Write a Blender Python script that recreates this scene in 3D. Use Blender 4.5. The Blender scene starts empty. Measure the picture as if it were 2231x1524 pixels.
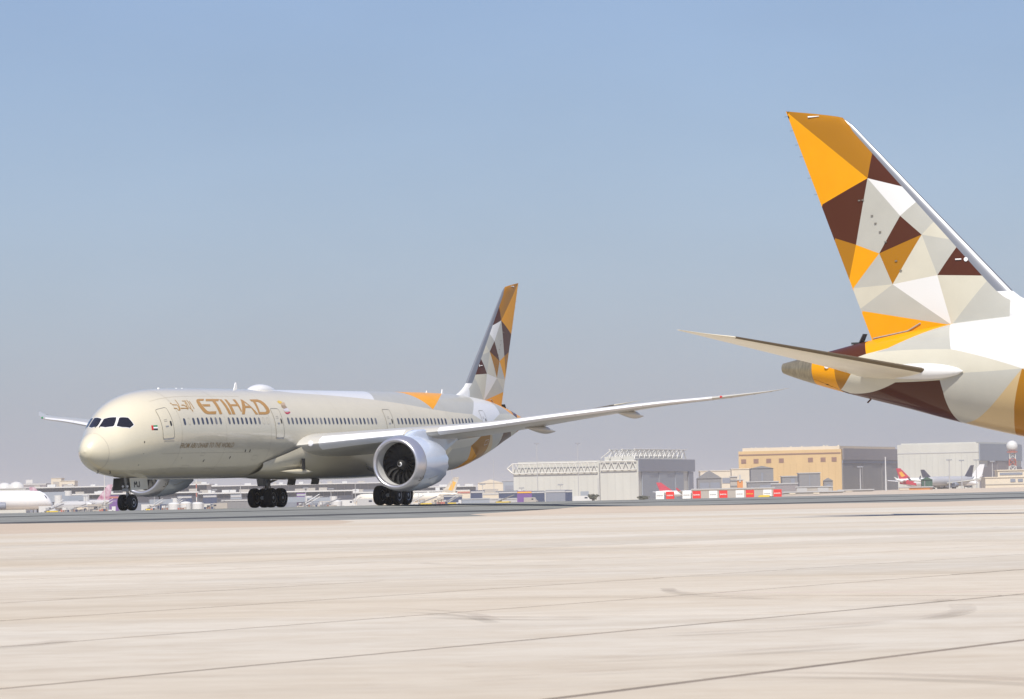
import bpy, bmesh, math, random
from mathutils import Vector, Matrix
from mathutils.geometry import delaunay_2d_cdt

# ------------------------------------------------------------------ camera, sky, sun, exposure
scene = bpy.context.scene
random.seed(7)
IMG_W, IMG_H = 2231.0, 1524.0
FOCAL_PX = 9464.7
CAM_Z, CAM_PITCH, CAM_ROLL = 0.0946, 0.03489, 0.0208
cam_data = bpy.data.cameras.new('camera')
cam = bpy.data.objects.new('camera', cam_data)
scene.collection.objects.link(cam)
cam.location = (0, 0, CAM_Z)
cam.rotation_euler = (Matrix.Rotation(math.pi/2 + CAM_PITCH, 4, 'X') @ Matrix.Rotation(-CAM_ROLL, 4, 'Z')).to_euler()
cam_data.sensor_fit = 'HORIZONTAL'
cam_data.sensor_width = 36.0
cam_data.lens = FOCAL_PX / IMG_W * 36.0
cam_data.clip_start = 0.5
cam_data.clip_end = 60000
cam_data.dof.use_dof = True
cam_data.dof.focus_distance = 270.0
cam_data.dof.aperture_fstop = 16.0
scene.camera = cam
scene.render.resolution_x, scene.render.resolution_y = 1024, 699

SUN_DIR = Vector((-0.06, -0.62, 0.81)).normalized()
sun_el = math.asin(SUN_DIR.z)
sun_az = math.atan2(SUN_DIR.x, SUN_DIR.y)
world = bpy.data.worlds.new('World')
scene.world = world
world.use_nodes = True
wn = world.node_tree
wn.nodes.clear()
sky_tex = wn.nodes.new('ShaderNodeTexSky')
sky_tex.sky_type = 'NISHITA'
sky_tex.sun_disc = False
sky_tex.sun_elevation = sun_el
sky_tex.sun_rotation = sun_az
sky_tex.altitude = 0
sky_tex.air_density = 1.27
sky_tex.dust_density = 0.6
sky_tex.ozone_density = 8.0
veil = wn.nodes.new('ShaderNodeMix')          # milky dust veil over the whole dome
veil.data_type = 'RGBA'; veil.blend_type = 'ADD'
veil.inputs['Factor'].default_value = 1.0
veil.inputs['B'].default_value = (1.75, 1.92, 3.85, 1)
bg = wn.nodes.new('ShaderNodeBackground')
bg.inputs['Strength'].default_value = 0.0448
wout = wn.nodes.new('ShaderNodeOutputWorld')
wn.links.new(sky_tex.outputs[0], veil.inputs['A'])
wtc = wn.nodes.new('ShaderNodeTexCoord')
wnz = wn.nodes.new('ShaderNodeTexNoise'); wnz.inputs['Scale'].default_value = 9.0; wnz.inputs['Detail'].default_value = 5.0
wmp = wn.nodes.new('ShaderNodeMapping'); wmp.inputs['Scale'].default_value = (1, 1, 2.5)
wmr = wn.nodes.new('ShaderNodeMapRange'); wmr.inputs['From Min'].default_value = 0.3; wmr.inputs['From Max'].default_value = 0.7
wmr.inputs['To Min'].default_value = 0.965; wmr.inputs['To Max'].default_value = 1.035
wmu = wn.nodes.new('ShaderNodeVectorMath'); wmu.operation = 'SCALE'   # faint unevenness of the dust
wn.links.new(wtc.outputs['Generated'], wmp.inputs['Vector']); wn.links.new(wmp.outputs[0], wnz.inputs['Vector'])
wn.links.new(wnz.outputs['Fac'], wmr.inputs['Value']); wn.links.new(wmr.outputs[0], wmu.inputs['Scale'])
wn.links.new(veil.outputs['Result'], wmu.inputs[0]); wn.links.new(wmu.outputs[0], bg.inputs[0])
wn.links.new(bg.outputs[0], wout.inputs[0])
sun_data = bpy.data.lights.new('sun', 'SUN')
sun_data.energy = 4.0
sun_data.angle = math.radians(0.53)
sun_data.color = (1.0, 0.94, 0.84)
sun = bpy.data.objects.new('sun', sun_data)
scene.collection.objects.link(sun)
sun.rotation_euler = (-SUN_DIR).to_track_quat('-Z', 'Y').to_euler()
sun.location = (0, 0, 60)
scene.view_settings.view_transform = 'Standard'
scene.view_settings.look = 'None'
scene.view_settings.gamma = 1.0
scene.view_settings.use_curve_mapping = False
scene.view_settings.exposure = 0.5
scene.render.engine = 'CYCLES'
scene.cycles.use_denoising = True
scene.cycles.max_bounces = 8
scene.cycles.volume_bounces = 1

COL = scene.collection

# ------------------------------------------------------------------ helpers
def newmesh(name, verts, faces, mats=None, parent=None, smooth=True, fmat=None, sharp=None):
    me = bpy.data.meshes.new(name)
    me.from_pydata([tuple(v) for v in verts], [], faces)
    if mats is not None:
        if not isinstance(mats, (list, tuple)):
            mats = [mats]
        for m in mats:
            me.materials.append(m)
    if fmat is not None:
        me.polygons.foreach_set('material_index', fmat)
    if smooth:
        me.polygons.foreach_set('use_smooth', [True]*len(me.polygons))
        if sharp is not None:
            me.set_sharp_from_angle(angle=math.radians(sharp))
    me.update()
    o = bpy.data.objects.new(name, me)
    COL.objects.link(o)
    if parent is not None:
        o.parent = parent
    return o

def fix_normals(o):
    bm = bmesh.new(); bm.from_mesh(o.data)
    bmesh.ops.recalc_face_normals(bm, faces=bm.faces[:])
    bm.to_mesh(o.data); bm.free()
    return o

def empty(name, loc=(0, 0, 0), rz=0.0):
    o = bpy.data.objects.new(name, None)
    COL.objects.link(o)
    o.location = loc
    o.rotation_euler = (0, 0, rz)
    o.empty_display_size = 0.5
    return o

def tag(o, label=None, cat=None, group=None, kind=None):
    if label: o['label'] = label
    if cat: o['category'] = cat
    if group: o['group'] = group
    if kind: o['kind'] = kind
    return o

class MB:
    """collects simple solids into one mesh"""
    def __init__(self):
        self.v = []; self.f = []
    def box(self, c, d, rz=0.0):
        cx, cy, cz = c; dx, dy, dz = d[0]/2, d[1]/2, d[2]/2
        n = len(self.v); cr, sr = math.cos(rz), math.sin(rz)
        for z in (-dz, dz):
            for x, y in ((-dx, -dy), (dx, -dy), (dx, dy), (-dx, dy)):
                self.v.append((cx+x*cr-y*sr, cy+x*sr+y*cr, cz+z))
        self.f += [tuple(n+i for i in q) for q in ((3,2,1,0),(4,5,6,7),(0,1,5,4),(1,2,6,5),(2,3,7,6),(3,0,4,7))]
        return self
    def bar(self, a, b, r, n=6, r2=None):
        a = Vector(a); b = Vector(b); d = (b-a)
        if d.length < 1e-6: return self
        q = d.to_track_quat('Z', 'Y'); k = len(self.v)
        r2 = r if r2 is None else r2
        for i in range(n):
            t = 2*math.pi*i/n
            self.v.append(a + q @ Vector((r*math.cos(t), r*math.sin(t), 0)))
        for i in range(n):
            t = 2*math.pi*i/n
            self.v.append(b + q @ Vector((r2*math.cos(t), r2*math.sin(t), 0)))
        for i in range(n):
            j = (i+1) % n
            self.f.append((k+i, k+j, k+n+j, k+n+i))
        self.f.append(tuple(k+i for i in reversed(range(n)))); self.f.append(tuple(k+n+i for i in range(n)))
        return self
    def prism(self, poly, z0, z1):
        """poly: list of xy (ccw)"""
        k = len(self.v); n = len(poly)
        for x, y in poly: self.v.append((x, y, z0))
        for x, y in poly: self.v.append((x, y, z1))
        for i in range(n):
            j = (i+1) % n
            self.f.append((k+i, k+j, k+n+j, k+n+i))
        self.f.append(tuple(k+i for i in reversed(range(n)))); self.f.append(tuple(k+n+i for i in range(n)))
        return self
    def lathe(self, prof, origin, axis, n=32, closed=False):
        """prof: (along axis, radius)"""
        axis = Vector(axis).normalized(); q = axis.to_track_quat('Z', 'Y'); o = Vector(origin)
        k = len(self.v); m = len(prof)
        for a, r in prof:
            for i in range(n):
                t = 2*math.pi*i/n
                self.v.append(o + q @ Vector((r*math.cos(t), r*math.sin(t), a)))
        for s in range(m-1 if not closed else m):
            s2 = (s+1) % m
            for i in range(n):
                j = (i+1) % n
                self.f.append((k+s*n+i, k+s*n+j, k+s2*n+j, k+s2*n+i))
        if not closed:
            self.f.append(tuple(k+i for i in reversed(range(n))))
            self.f.append(tuple(k+(m-1)*n+i for i in range(n)))
        return self
    def build(self, name, mat, parent=None, smooth=False, sharp=35):
        return newmesh(name, self.v, self.f, mat, parent, smooth, sharp=sharp if smooth else None)

def copy_tree(o, parent=None, skip=()):
    c = o.copy(); COL.objects.link(c); c.parent = parent
    for ch in list(o.children):
        base = ch.name.split('.')[0]
        if base in skip: continue
        copy_tree(ch, c, skip)
    return c

# ------------------------------------------------------------------ materials
MATS = {}
def mat(name, col, rough=0.6, metal=0.0, coat=0.0, noise=0.0, scale=3.0, bump=0.0, bscale=20.0, emit=None, spec=0.5, stretch=None, col2=None, detail=4.0):
    if name in MATS: return MATS[name]
    m = bpy.data.materials.new(name); m.use_nodes = True
    nt = m.node_tree; b = nt.nodes['Principled BSDF']
    b.inputs['Base Color'].default_value = (*col, 1)
    b.inputs['Roughness'].default_value = rough
    b.inputs['Metallic'].default_value = metal
    b.inputs['Specular IOR Level'].default_value = spec
    if coat:
        b.inputs['Coat Weight'].default_value = coat
        b.inputs['Coat Roughness'].default_value = 0.06
    tc = None
    if noise or bump:
        tc = nt.nodes.new('ShaderNodeTexCoord')
        vec = tc.outputs['Object']
        if stretch:
            mp = nt.nodes.new('ShaderNodeMapping'); mp.inputs['Scale'].default_value = stretch
            nt.links.new(vec, mp.inputs['Vector']); vec = mp.outputs['Vector']
    if noise:
        n = nt.nodes.new('ShaderNodeTexNoise'); n.inputs['Scale'].default_value = scale
        n.inputs['Detail'].default_value = detail; n.inputs['Roughness'].default_value = 0.6
        nt.links.new(vec, n.inputs['Vector'])
        r = nt.nodes.new('ShaderNodeValToRGB')
        r.color_ramp.elements[0].position = 0.3; r.color_ramp.elements[1].position = 0.7
        c2 = col2 if col2 else tuple(c*(1-noise) for c in col)
        r.color_ramp.elements[0].color = (*c2, 1); r.color_ramp.elements[1].color = (*col, 1)
        nt.links.new(n.outputs['Fac'], r.inputs['Fac'])
        nt.links.new(r.outputs['Color'], b.inputs['Base Color'])
    if bump:
        n2 = nt.nodes.new('ShaderNodeTexNoise'); n2.inputs['Scale'].default_value = bscale; n2.inputs['Detail'].default_value = 6
        nt.links.new(vec, n2.inputs['Vector'])
        bp = nt.nodes.new('ShaderNodeBump'); bp.inputs['Strength'].default_value = bump; bp.inputs['Distance'].default_value = 0.02
        nt.links.new(n2.outputs['Fac'], bp.inputs['Height']); nt.links.new(bp.outputs['Normal'], b.inputs['Normal'])
    if emit:
        b.inputs['Emission Color'].default_value = (*emit[0], 1); b.inputs['Emission Strength'].default_value = emit[1]
    MATS[name] = m
    return m

PAINT = {
    'cream':    mat('paint_cream', (0.68, 0.62, 0.465), 0.30, metal=0.06, coat=0.8, noise=0.06, scale=0.6),
    'white':    mat('paint_white', (0.67, 0.67, 0.66), 0.3, coat=0.4, noise=0.03, scale=0.4),
    'offwhite': mat('paint_offwhite', (0.54, 0.515, 0.42), 0.35, coat=0.25, noise=0.075, scale=0.9),
    'grey':     mat('paint_light_grey', (0.42, 0.415, 0.37), 0.35, coat=0.25, noise=0.075, scale=0.9),
    'beige':    mat('paint_beige', (0.50, 0.37, 0.19), 0.35, coat=0.25, noise=0.075, scale=0.9),
    'yellow':   mat('paint_yellow', (0.74, 0.315, 0.004), 0.5, coat=0.45, spec=0.02, noise=0.07, scale=0.9),
    'gold':     mat('paint_dark_gold', (0.34, 0.15, 0.008), 0.45, coat=0.4, spec=0.05, noise=0.05, scale=0.4),
    'brown':    mat('paint_brown', (0.075, 0.022, 0.010), 0.45, coat=0.4, spec=0.05, noise=0.06, scale=0.4),
}
PKEYS = list(PAINT)
M_WING = mat('wing_paint', (0.46, 0.445, 0.40), 0.35, coat=0.3, noise=0.06, scale=0.5)
M_STAB = mat('stabilizer_cream', (0.72, 0.66, 0.52), 0.35, coat=0.2, noise=0.05, scale=0.6)
M_WINGLE = mat('slat_white', (0.70, 0.70, 0.71), 0.28, coat=0.3, noise=0.03)
M_METAL = mat('bare_metal', (0.62, 0.62, 0.64), 0.28, metal=0.9, noise=0.05, scale=1.0)
M_LE = mat('leading_edge_metal', (0.24, 0.25, 0.27), 0.36, metal=0.5, noise=0.06, scale=0.8)
M_NAC = mat('nacelle_white_sky_tint', (0.54, 0.60, 0.70), 0.25, coat=0.6, noise=0.03, scale=0.6)  # white cowl; the blue of reflected sky is put into the base colour
M_LIP = mat('intake_lip_metal', (0.62, 0.61, 0.64), 0.3, metal=0.75, noise=0.04, scale=1.5)
M_LINER = mat('intake_liner', (0.50, 0.50, 0.49), 0.5, noise=0.08)
M_DARK = mat('cavity_shade_black', (0.012, 0.012, 0.013), 0.6)  # near-black base stands in for the shade inside the intakes
M_BLADE = mat('fan_blade_titanium', (0.085, 0.085, 0.085), 0.3, metal=0.5)
M_EXH = mat('exhaust_metal', (0.22, 0.19, 0.16), 0.4, metal=0.8, noise=0.2)
M_RUBBER = mat('tyre_rubber', (0.012, 0.012, 0.013), 0.75, noise=0.2, scale=8)
M_RIM = mat('wheel_rim', (0.45, 0.45, 0.46), 0.45, metal=0.4, noise=0.1)
M_STRUT = mat('gear_strut_paint', (0.40, 0.40, 0.40), 0.4, metal=0.2, noise=0.2, scale=6)
M_GEARDK = mat('gear_dark_steel', (0.07, 0.07, 0.07), 0.45, metal=0.4, noise=0.3, scale=6)
M_GLASS = mat('cockpit_glass', (0.012, 0.012, 0.017), 0.06, spec=0.5, coat=0.15)
M_WINDOW = mat('cabin_window_glass', (0.05, 0.055, 0.075), 0.12, spec=0.8)
M_SHADE = mat('cabin_window_shade', (0.17, 0.17, 0.18), 0.3, spec=0.6)
M_SHADE2 = mat('cabin_window_half_shade', (0.10, 0.105, 0.12), 0.2, spec=0.7)
M_SKINLINE = mat('skin_joint', (0.38, 0.335, 0.25), 0.5)
M_SEAM = mat('panel_seam', (0.16, 0.15, 0.13), 0.6)
M_SEAM2 = mat('faint_panel_seam', (0.36, 0.33, 0.27), 0.6)
M_BLACK = mat('black_paint', (0.02, 0.02, 0.02), 0.5)
M_GOLDLET = mat('gold_lettering', (0.43, 0.225, 0.035), 0.3, coat=0.4, noise=0.1, scale=2.0)
M_LE2 = mat('stabilizer_leading_edge', (0.15, 0.115, 0.07), 0.3, metal=0.5, noise=0.1)  # metal edge; brown of the reflected ground is put into its colour
M_BRONZE = mat('bronze_lettering', (0.33, 0.215, 0.09), 0.4)
M_RED = mat('red_paint', (0.55, 0.02, 0.02), 0.4)
M_GREEN = mat('green_paint', (0.01, 0.22, 0.08), 0.4)
M_WHITEP = mat('white_paint', (0.8, 0.8, 0.8), 0.4)
M_LAMP = mat('landing_light_lens', (0.85, 0.85, 0.9), 0.1, spec=1.0)


# ------------------------------------------------------------------ the airliner, in stations: s aft of the nose, p to port, z up
NG, PT = 5.951, 0.00719           # nose gear station, nose-down attitude on the crowned taxiway
def L(s, p, z):                   # airframe station to the thing's own axes (x aft, y starboard, z up)
    return (s-NG, -p, z+PT*(s-NG))
def G0(s, p, z):                  # the same without the attitude, for the wheels
    return (s-NG, -p, z)
TOP=[(0.55, 3.79), (0.64, 4.1), (0.83, 4.37), (1.1, 4.64), (1.45, 4.88), (1.9, 5.12), (2.3, 5.36), (2.6, 5.56), (2.95, 5.86), (3.42, 6.23), (4.1, 6.67), (5.05, 7.09), (6, 7.375), (7.5, 7.64), (9, 7.77), (11, 7.84), (14, 7.87), (45, 7.88), (50, 7.86), (54, 7.8), (57, 7.66), (60.7, 7.36), (64.5, 6.75), (65.8, 6.47), (67.5, 6.12), (68.3, 5.95)]
BOT=[(0.55, 3.79), (0.644, 3.5), (0.832, 3.24), (1.113, 2.99), (1.489, 2.78), (1.958, 2.6), (2.428, 2.47), (3.367, 2.29), (4.306, 2.18), (5.714, 2.07), (7.404, 1.99), (10, 1.94), (14, 1.92), (46, 1.92), (50, 1.93), (54.4, 2.14), (57.4, 2.67), (60.6, 3.4), (62.7, 3.96), (65.3, 4.61), (66.8, 5.03), (68.15, 5.46), (68.3, 5.52)]
WID=[(0.55, 0.0), (0.644, 0.302), (0.832, 0.533), (1.113, 0.756), (1.489, 0.985), (1.958, 1.212), (2.428, 1.425), (3.367, 1.792), (4.306, 2.125), (5.244, 2.43), (6.653, 2.726), (8.061, 2.87), (10, 2.885), (48, 2.885), (52, 2.8), (55, 2.62), (58, 2.3), (61, 1.85), (64, 1.3), (66, 0.9), (67.5, 0.52), (68.3, 0.26)]
def pchip(tab):
    import bisect
    X=[a for a,b in tab]; Y=[b for a,b in tab]; n=len(X)
    h=[X[i+1]-X[i] for i in range(n-1)]; d=[(Y[i+1]-Y[i])/h[i] for i in range(n-1)]
    m=[0.0]*n
    m[0]=d[0]; m[-1]=d[-1]
    for i in range(1,n-1):
        if d[i-1]*d[i]>0:
            w1=2*h[i]+h[i-1]; w2=h[i]+2*h[i-1]
            m[i]=(w1+w2)/(w1/d[i-1]+w2/d[i])
    def f(x):
        x=min(max(x,X[0]),X[-1]); i=min(max(bisect.bisect_right(X,x)-1,0),n-2)
        t=(x-X[i])/h[i]
        return (2*t**3-3*t**2+1)*Y[i]+(t**3-2*t**2+t)*h[i]*m[i]+(-2*t**3+3*t**2)*Y[i+1]+(t**3-t**2)*h[i]*m[i+1]
    return f
fTOP,fBOT,fWID=pchip(TOP),pchip(BOT),pchip(WID)
def fus(s,th,side=1,off=0.0):
    """fuselage skin point: station s aft of the nose, th = angle from the crown, side +1 port"""
    t,b,w=fTOP(s),fBOT(s),fWID(s)
    hz=(t-b)/2+off; w=w+off
    return (s, side*w*math.sin(th), (t+b)/2+hz*math.cos(th))

def FL(s, th, side=1, off=0.0):
    return L(*fus(s, th, side, off))

def inpoly(x, y, poly):
    c = False; n = len(poly); j = n-1
    for i in range(n):
        xi, yi = poly[i]; xj, yj = poly[j]
        if (yi > y) != (yj > y) and x < (xj-xi)*(y-yi)/(yj-yi)+xi: c = not c
        j = i
    return c

def cdt(points, loops, eps=1e-4):
    """triangulate points with closed loops as fixed edges"""
    V = [Vector(p) for p in points]; E = []
    for lp in loops:
        k = len(V)
        V += [Vector(p) for p in lp]
        E += [(k+i, k+(i+1) % len(lp)) for i in range(len(lp))]
    r = delaunay_2d_cdt(V, E, [], 0, eps)
    return r[0], r[2]

def dense(loop, step):
    out = []
    n = len(loop)
    for i in range(n):
        a = Vector(loop[i]); b = Vector(loop[(i+1) % n])
        m = max(1, int(math.ceil((b-a).length/step)))
        for k in range(m):
            out.append(tuple(a.lerp(b, k/m)))
    return out

def drape(name, loops, m, parent, side=1, off=0.012, step=0.12, mapper=None):
    """flat lettering or panel given as closed loops (s, th) draped on the fuselage, even-odd filled"""
    # work in metres: y = th * 2.93
    K = 2.93
    lp = [dense([(s, t*K) for s, t in l], step) for l in loops]
    xs = [x for l in lp for x, y in l]; ys = [y for l in lp for x, y in l]
    pts = []
    nx = int((max(xs)-min(xs))/step); ny = int((max(ys)-min(ys))/step)
    for i in range(1, nx):
        for j in range(1, ny):
            pts.append((min(xs)+(max(xs)-min(xs))*i/nx, min(ys)+(max(ys)-min(ys))*j/ny))
    V, F = cdt(pts, lp, 1e-4)
    keep = []
    for f in F:
        cx = sum(V[i][0] for i in f)/len(f); cy = sum(V[i][1] for i in f)/len(f)
        ins = False
        for l in lp:
            if inpoly(cx, cy, l): ins = not ins
        if ins: keep.append(tuple(f))
    used = sorted({i for f in keep for i in f}); idx = {v: i for i, v in enumerate(used)}
    vs = [FL(V[i][0], V[i][1]/K, side, off) for i in used]
    fs = [tuple(idx[i] for i in f) for f in keep]
    o = newmesh(name, vs, fs, m, parent)
    return fix_outward(o)

def fix_outward(o):
    """flip faces of a draped sheet so they face away from the airframe axis"""
    me = o.data
    bm = bmesh.new(); bm.from_mesh(me)
    for f in bm.faces:
        c = f.calc_center_median()
        ax = Vector((c.x, 0, 4.9))
        if f.normal.dot(c-ax) < 0: f.normal_flip()
    bm.to_mesh(me); bm.free()
    return o

def strip(name, pts, width, m, parent, side=1, off=0.016, closed=False):
    """thin line along (s, th) points on the fuselage"""
    K = 2.93
    P = [Vector((s, t*K)) for s, t in pts]
    Q = []
    n = len(P)
    for i in range(n-1 if not closed else n):
        a, b = P[i], P[(i+1) % n]; mm = max(1, int((b-a).length/0.15))
        for k in range(mm): Q.append(a.lerp(b, k/mm))
    if not closed: Q.append(P[-1])
    vs = []; fs = []; n = len(Q)
    for i, q in enumerate(Q):
        a = Q[(i-1) % n] if (closed or i > 0) else q
        b = Q[(i+1) % n] if (closed or i < n-1) else q
        d = (b-a).normalized(); nn = Vector((-d.y, d.x))*width/2
        for w in (q+nn, q-nn): vs.append(FL(w.x, w.y/K, side, off))
    for i in range(n-1 if not closed else n):
        j = (i+1) % n
        fs.append((2*i, 2*i+1, 2*j+1, 2*j))
    return fix_outward(newmesh(name, vs, fs, m, parent))

PI = math.pi
AFT = [  # paint facets of the rear fuselage, in (station, crown angle)
    ('yellow', [(44.6,-.05),(45.4,.324),(46.92,.986),(52.19,.249),(53.6,-.05)]),
    ('white', [(22,-.05),(27.3,.404),(31.04,.487),(34.8,.58),(38.48,.68),(38.98,.52),(39.49,.32),(40,-.05)]),
    ('grey', [(40,-.05),(39.49,.32),(38.98,.52),(38.48,.68),(42.4,.816),(46.92,.986),(50.1,1.06),(53.69,1.115),(54.67,.908),(55.94,.64),(56.46,.41),(57,-.05)]),
    ('white', [(57,-.05),(60.6,-.05),(60.55,.25),(59.98,1.11),(56.65,1.455),(53.69,1.115),(54.67,.908),(55.94,.64),(56.46,.41)]),
    ('yellow', [(64.25,-.05),(60.6,-.05),(60.55,.25),(63.04,.947),(64.04,1.045),(64.36,.4)]),
    ('grey', [(60.55,.25),(59.98,1.11),(63.6,1.03),(63.04,.947)]),
    ('brown', [(64.25,-.05),(64.36,.4),(64.04,1.045),(64.8,1.2),(66.0,.5),(66.3,-.05)]),
    ('gold', [(65.54,1.506),(64.56,1.526),(65.51,2.63)]),
    ('yellow', [(66.3,-.05),(66.0,.5),(64.8,1.2),(64.56,1.526),(65.51,2.63),(65.45,3.2),(66.72,3.2),(66.70,1.5),(66.68,-.05)]),
    ('offwhite', [(59.98,1.11),(63.6,1.03),(64.04,1.045),(64.8,1.2),(64.56,1.526),(65.51,2.63),(65.1,2.76),(62.6,1.90),(60.45,1.74),(59.39,1.57),(56.65,1.455)]),
    ('brown', [(65.1,2.76),(62.6,1.90),(60.45,1.74),(60.37,1.966),(60.36,2.1),(60.24,2.78),(60.2,3.2),(65.45,3.2),(65.51,2.63)]),
    ('grey', [(60.45,1.74),(59.39,1.57),(56.65,1.455),(59.88,2.837),(60.2,3.2),(60.24,2.78),(60.36,2.1),(60.37,1.966)]),
    ('beige', [(56.65,1.455),(59.88,2.837),(60.2,3.2),(57.9,3.2),(57.74,2.86),(57.28,2.25),(57.18,2.09)]),
    ('gold', [(56.65,1.455),(57.18,2.09),(57.28,2.25),(57.74,2.86),(57.9,3.2),(55.6,3.2),(55.5,2.33),(53.05,1.94)]),
    ('yellow', [(53.05,1.94),(55.5,2.33),(55.6,3.2),(53.2,3.2),(53.6,2.55),(53.9,2.4)]),
    ('grey', [(53.05,1.94),(49.67,2.0),(49.0,2.3),(50,3.2),(53.2,3.2),(53.6,2.55),(53.9,2.4)]),
    ('offwhite', [(56.65,1.455),(53.05,1.94),(49.67,2.0),(47.5,1.7),(53.69,1.115)]),
]

def make_fuselage(root):
    NT = 56
    S0, SC = 20.5, 66.70
    st = [.5505, .555, .57, .59, .62, .66, .71, .77, .84, .93, 1.05, 1.2, 1.35, 1.55, 1.8, 2.05, 2.3, 2.55, 2.8, 3.05, 3.3, 3.6, 3.9, 4.3, 4.7, 5.2, 5.8, 6.4, 7, 7.7, 8.5, 9.3, 10.2, 11.2, 12.4, 13.7, 15, 16.4, 17.8, 19.2, S0]
    verts = []; faces = []; fm = []
    def add(v): verts.append(v); return len(verts)-1
    for side in (1, -1):
        rows = []
        for s in st:
            rows.append([add(FL(s, PI*j/NT, side)) for j in range(NT+1)])
        for i in range(len(st)-1):
            for j in range(NT):
                q = (rows[i][j], rows[i+1][j], rows[i+1][j+1], rows[i][j+1])
                faces.append(q[::-1] if side == 1 else q); fm.append(PKEYS.index('cream'))
        # rear: facets
        K = 2.93; W = PI*K
        pts = []
        ns = 130
        for i in range(ns+1):
            s = S0+(SC-S0)*i/ns
            for j in range(NT+1):
                pts.append((s, W*j/NT))
        loops = []
        for c, poly in AFT:
            cl = []
            for s, t in poly: cl.append((min(max(s, S0), SC), min(max(t*K, 0), W)))
            loops.append(dense(cl, 0.3))
        loops.append([(S0, 0), (SC, 0), (SC, W), (S0, W)])
        V, F = cdt(pts, loops, 2e-3)
        ids = [add(FL(v[0], min(max(v[1]/K, 0), PI), side)) for v in V]
        for f in F:
            cx = sum(V[i][0] for i in f)/len(f); cy = sum(V[i][1] for i in f)/len(f)/K
            c = 'cream'
            for cc, poly in AFT:
                if inpoly(cx, cy, poly): c = cc; break
            q = tuple(ids[i] for i in f)
            p3 = [Vector(verts[i]) for i in q[:3]]
            nrm = (p3[1]-p3[0]).cross(p3[2]-p3[0])
            ctr = sum((Vector(verts[i]) for i in q), Vector())/len(q)
            if nrm.dot(ctr-Vector((ctr.x, 0, 5.0))) < 0: q = q[::-1]
            faces.append(q); fm.append(PKEYS.index(c))
    o = newmesh('fuselage', verts, faces, [PAINT[k] for k in PKEYS], root, True, fm)
    bm = bmesh.new(); bm.from_mesh(o.data)
    bmesh.ops.remove_doubles(bm, verts=bm.verts[:], dist=0.004)
    bm.to_mesh(o.data); bm.free()
    o['label'] = 'cream fuselage with faceted gold, brown and grey rear end'
    # exhaust cone at the very end
    mb = MB(); rows = []
    st2 = [66.702, 67.0, 67.4, 67.8, 68.1, 68.3]
    for s in st2: rows.append([FL(s, 2*PI*j/40) if j <= 20 else FL(s, 2*PI-2*PI*j/40, -1) for j in range(40)])
    cz = 5.735+PT*(68.3-NG)
    rows.append([(r[0]-.01, r[1]*.84, cz+(r[2]-cz)*.84) for r in rows[-1]])
    rows.append([(r[0]-.55, r[1]*.9, cz+(r[2]-cz)*.9) for r in rows[-1]])
    vs = [v for r in rows for v in r]; fs = []
    for i in range(len(rows)-1):
        for j in range(40):
            k = (j+1) % 40
            fs.append((i*40+j, i*40+k, (i+1)*40+k, (i+1)*40+j))
    fs.append(tuple((len(rows)-1)*40+j for j in range(40)))
    c = fix_normals(newmesh('exhaust_cone', vs, fs, M_METAL_CONE, root, True, sharp=40))
    c['label'] = 'bare grey metal exhaust cone at the tail end'
    return o

M_METAL_CONE = mat('tail_cone_metal', (0.36, 0.31, 0.21), 0.4, metal=0.55, noise=0.45, scale=3.0, stretch=(6, 1, 1))

COCK_F = [(2.93,.05),(3.09,.243),(3.28,.465),(3.07,.534),(2.784,.607),(2.68,.594),(2.35,.357),(2.284,.06),(2.514,.045)]
COCK_S = [(3.437,.5795),(3.789,.769),(3.804,.856),(3.85,1.045),(3.795,1.059),(3.5,1.07),(3.083,.892),(2.873,.732),(2.873,.692),(3.11,.626),(3.342,.562)]

def grow(poly, k):
    cx = sum(p[0] for p in poly)/len(poly); cy = sum(p[1] for p in poly)/len(poly)
    return [(cx+(x-cx)*k, cy+(y-cy)*k) for x, y in poly]

def rrect(s0, s1, t0, t1, r=0.12, n=4):
    K = 2.93; out = []
    for (cs, ct, a0) in ((s1-r, t1-r/K, 0), (s0+r, t1-r/K, 90), (s0+r, t0+r/K, 180), (s1-r, t0+r/K, 270)):
        for i in range(n+1):
            a = math.radians(a0+90*i/n)
            out.append((cs+r*math.cos(a), ct+r*math.sin(a)/K))
    return out

WIN_T, WIN_H, WIN_W = 1.305, 0.47, 0.285
def window_positions():
    P = 0.6105
    w = [8.64] + [9.86+P*i for i in range(7)] + [14.74+P*i for i in range(8)] + [23.25+P*i for i in range(23)] + [40.32+P*i for i in range(14)] + [49.51+P*i for i in range(7)]
    return w

def make_windows(root, side, smin=0):
    rw = random.Random(4)
    for s in window_positions():
        if s < smin: continue
        ov = rrect(s-WIN_W/2, s+WIN_W/2, WIN_T-WIN_H/2/2.93, WIN_T+WIN_H/2/2.93, 0.13, 3)
        # shared shape would twist with the skin, so each pane follows it
        drape('window', [ov], rw.choices((M_WINDOW, M_SHADE2, M_SHADE), (6, 2.5, 1.5))[0], root, side, 0.010, 0.5)

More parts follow.
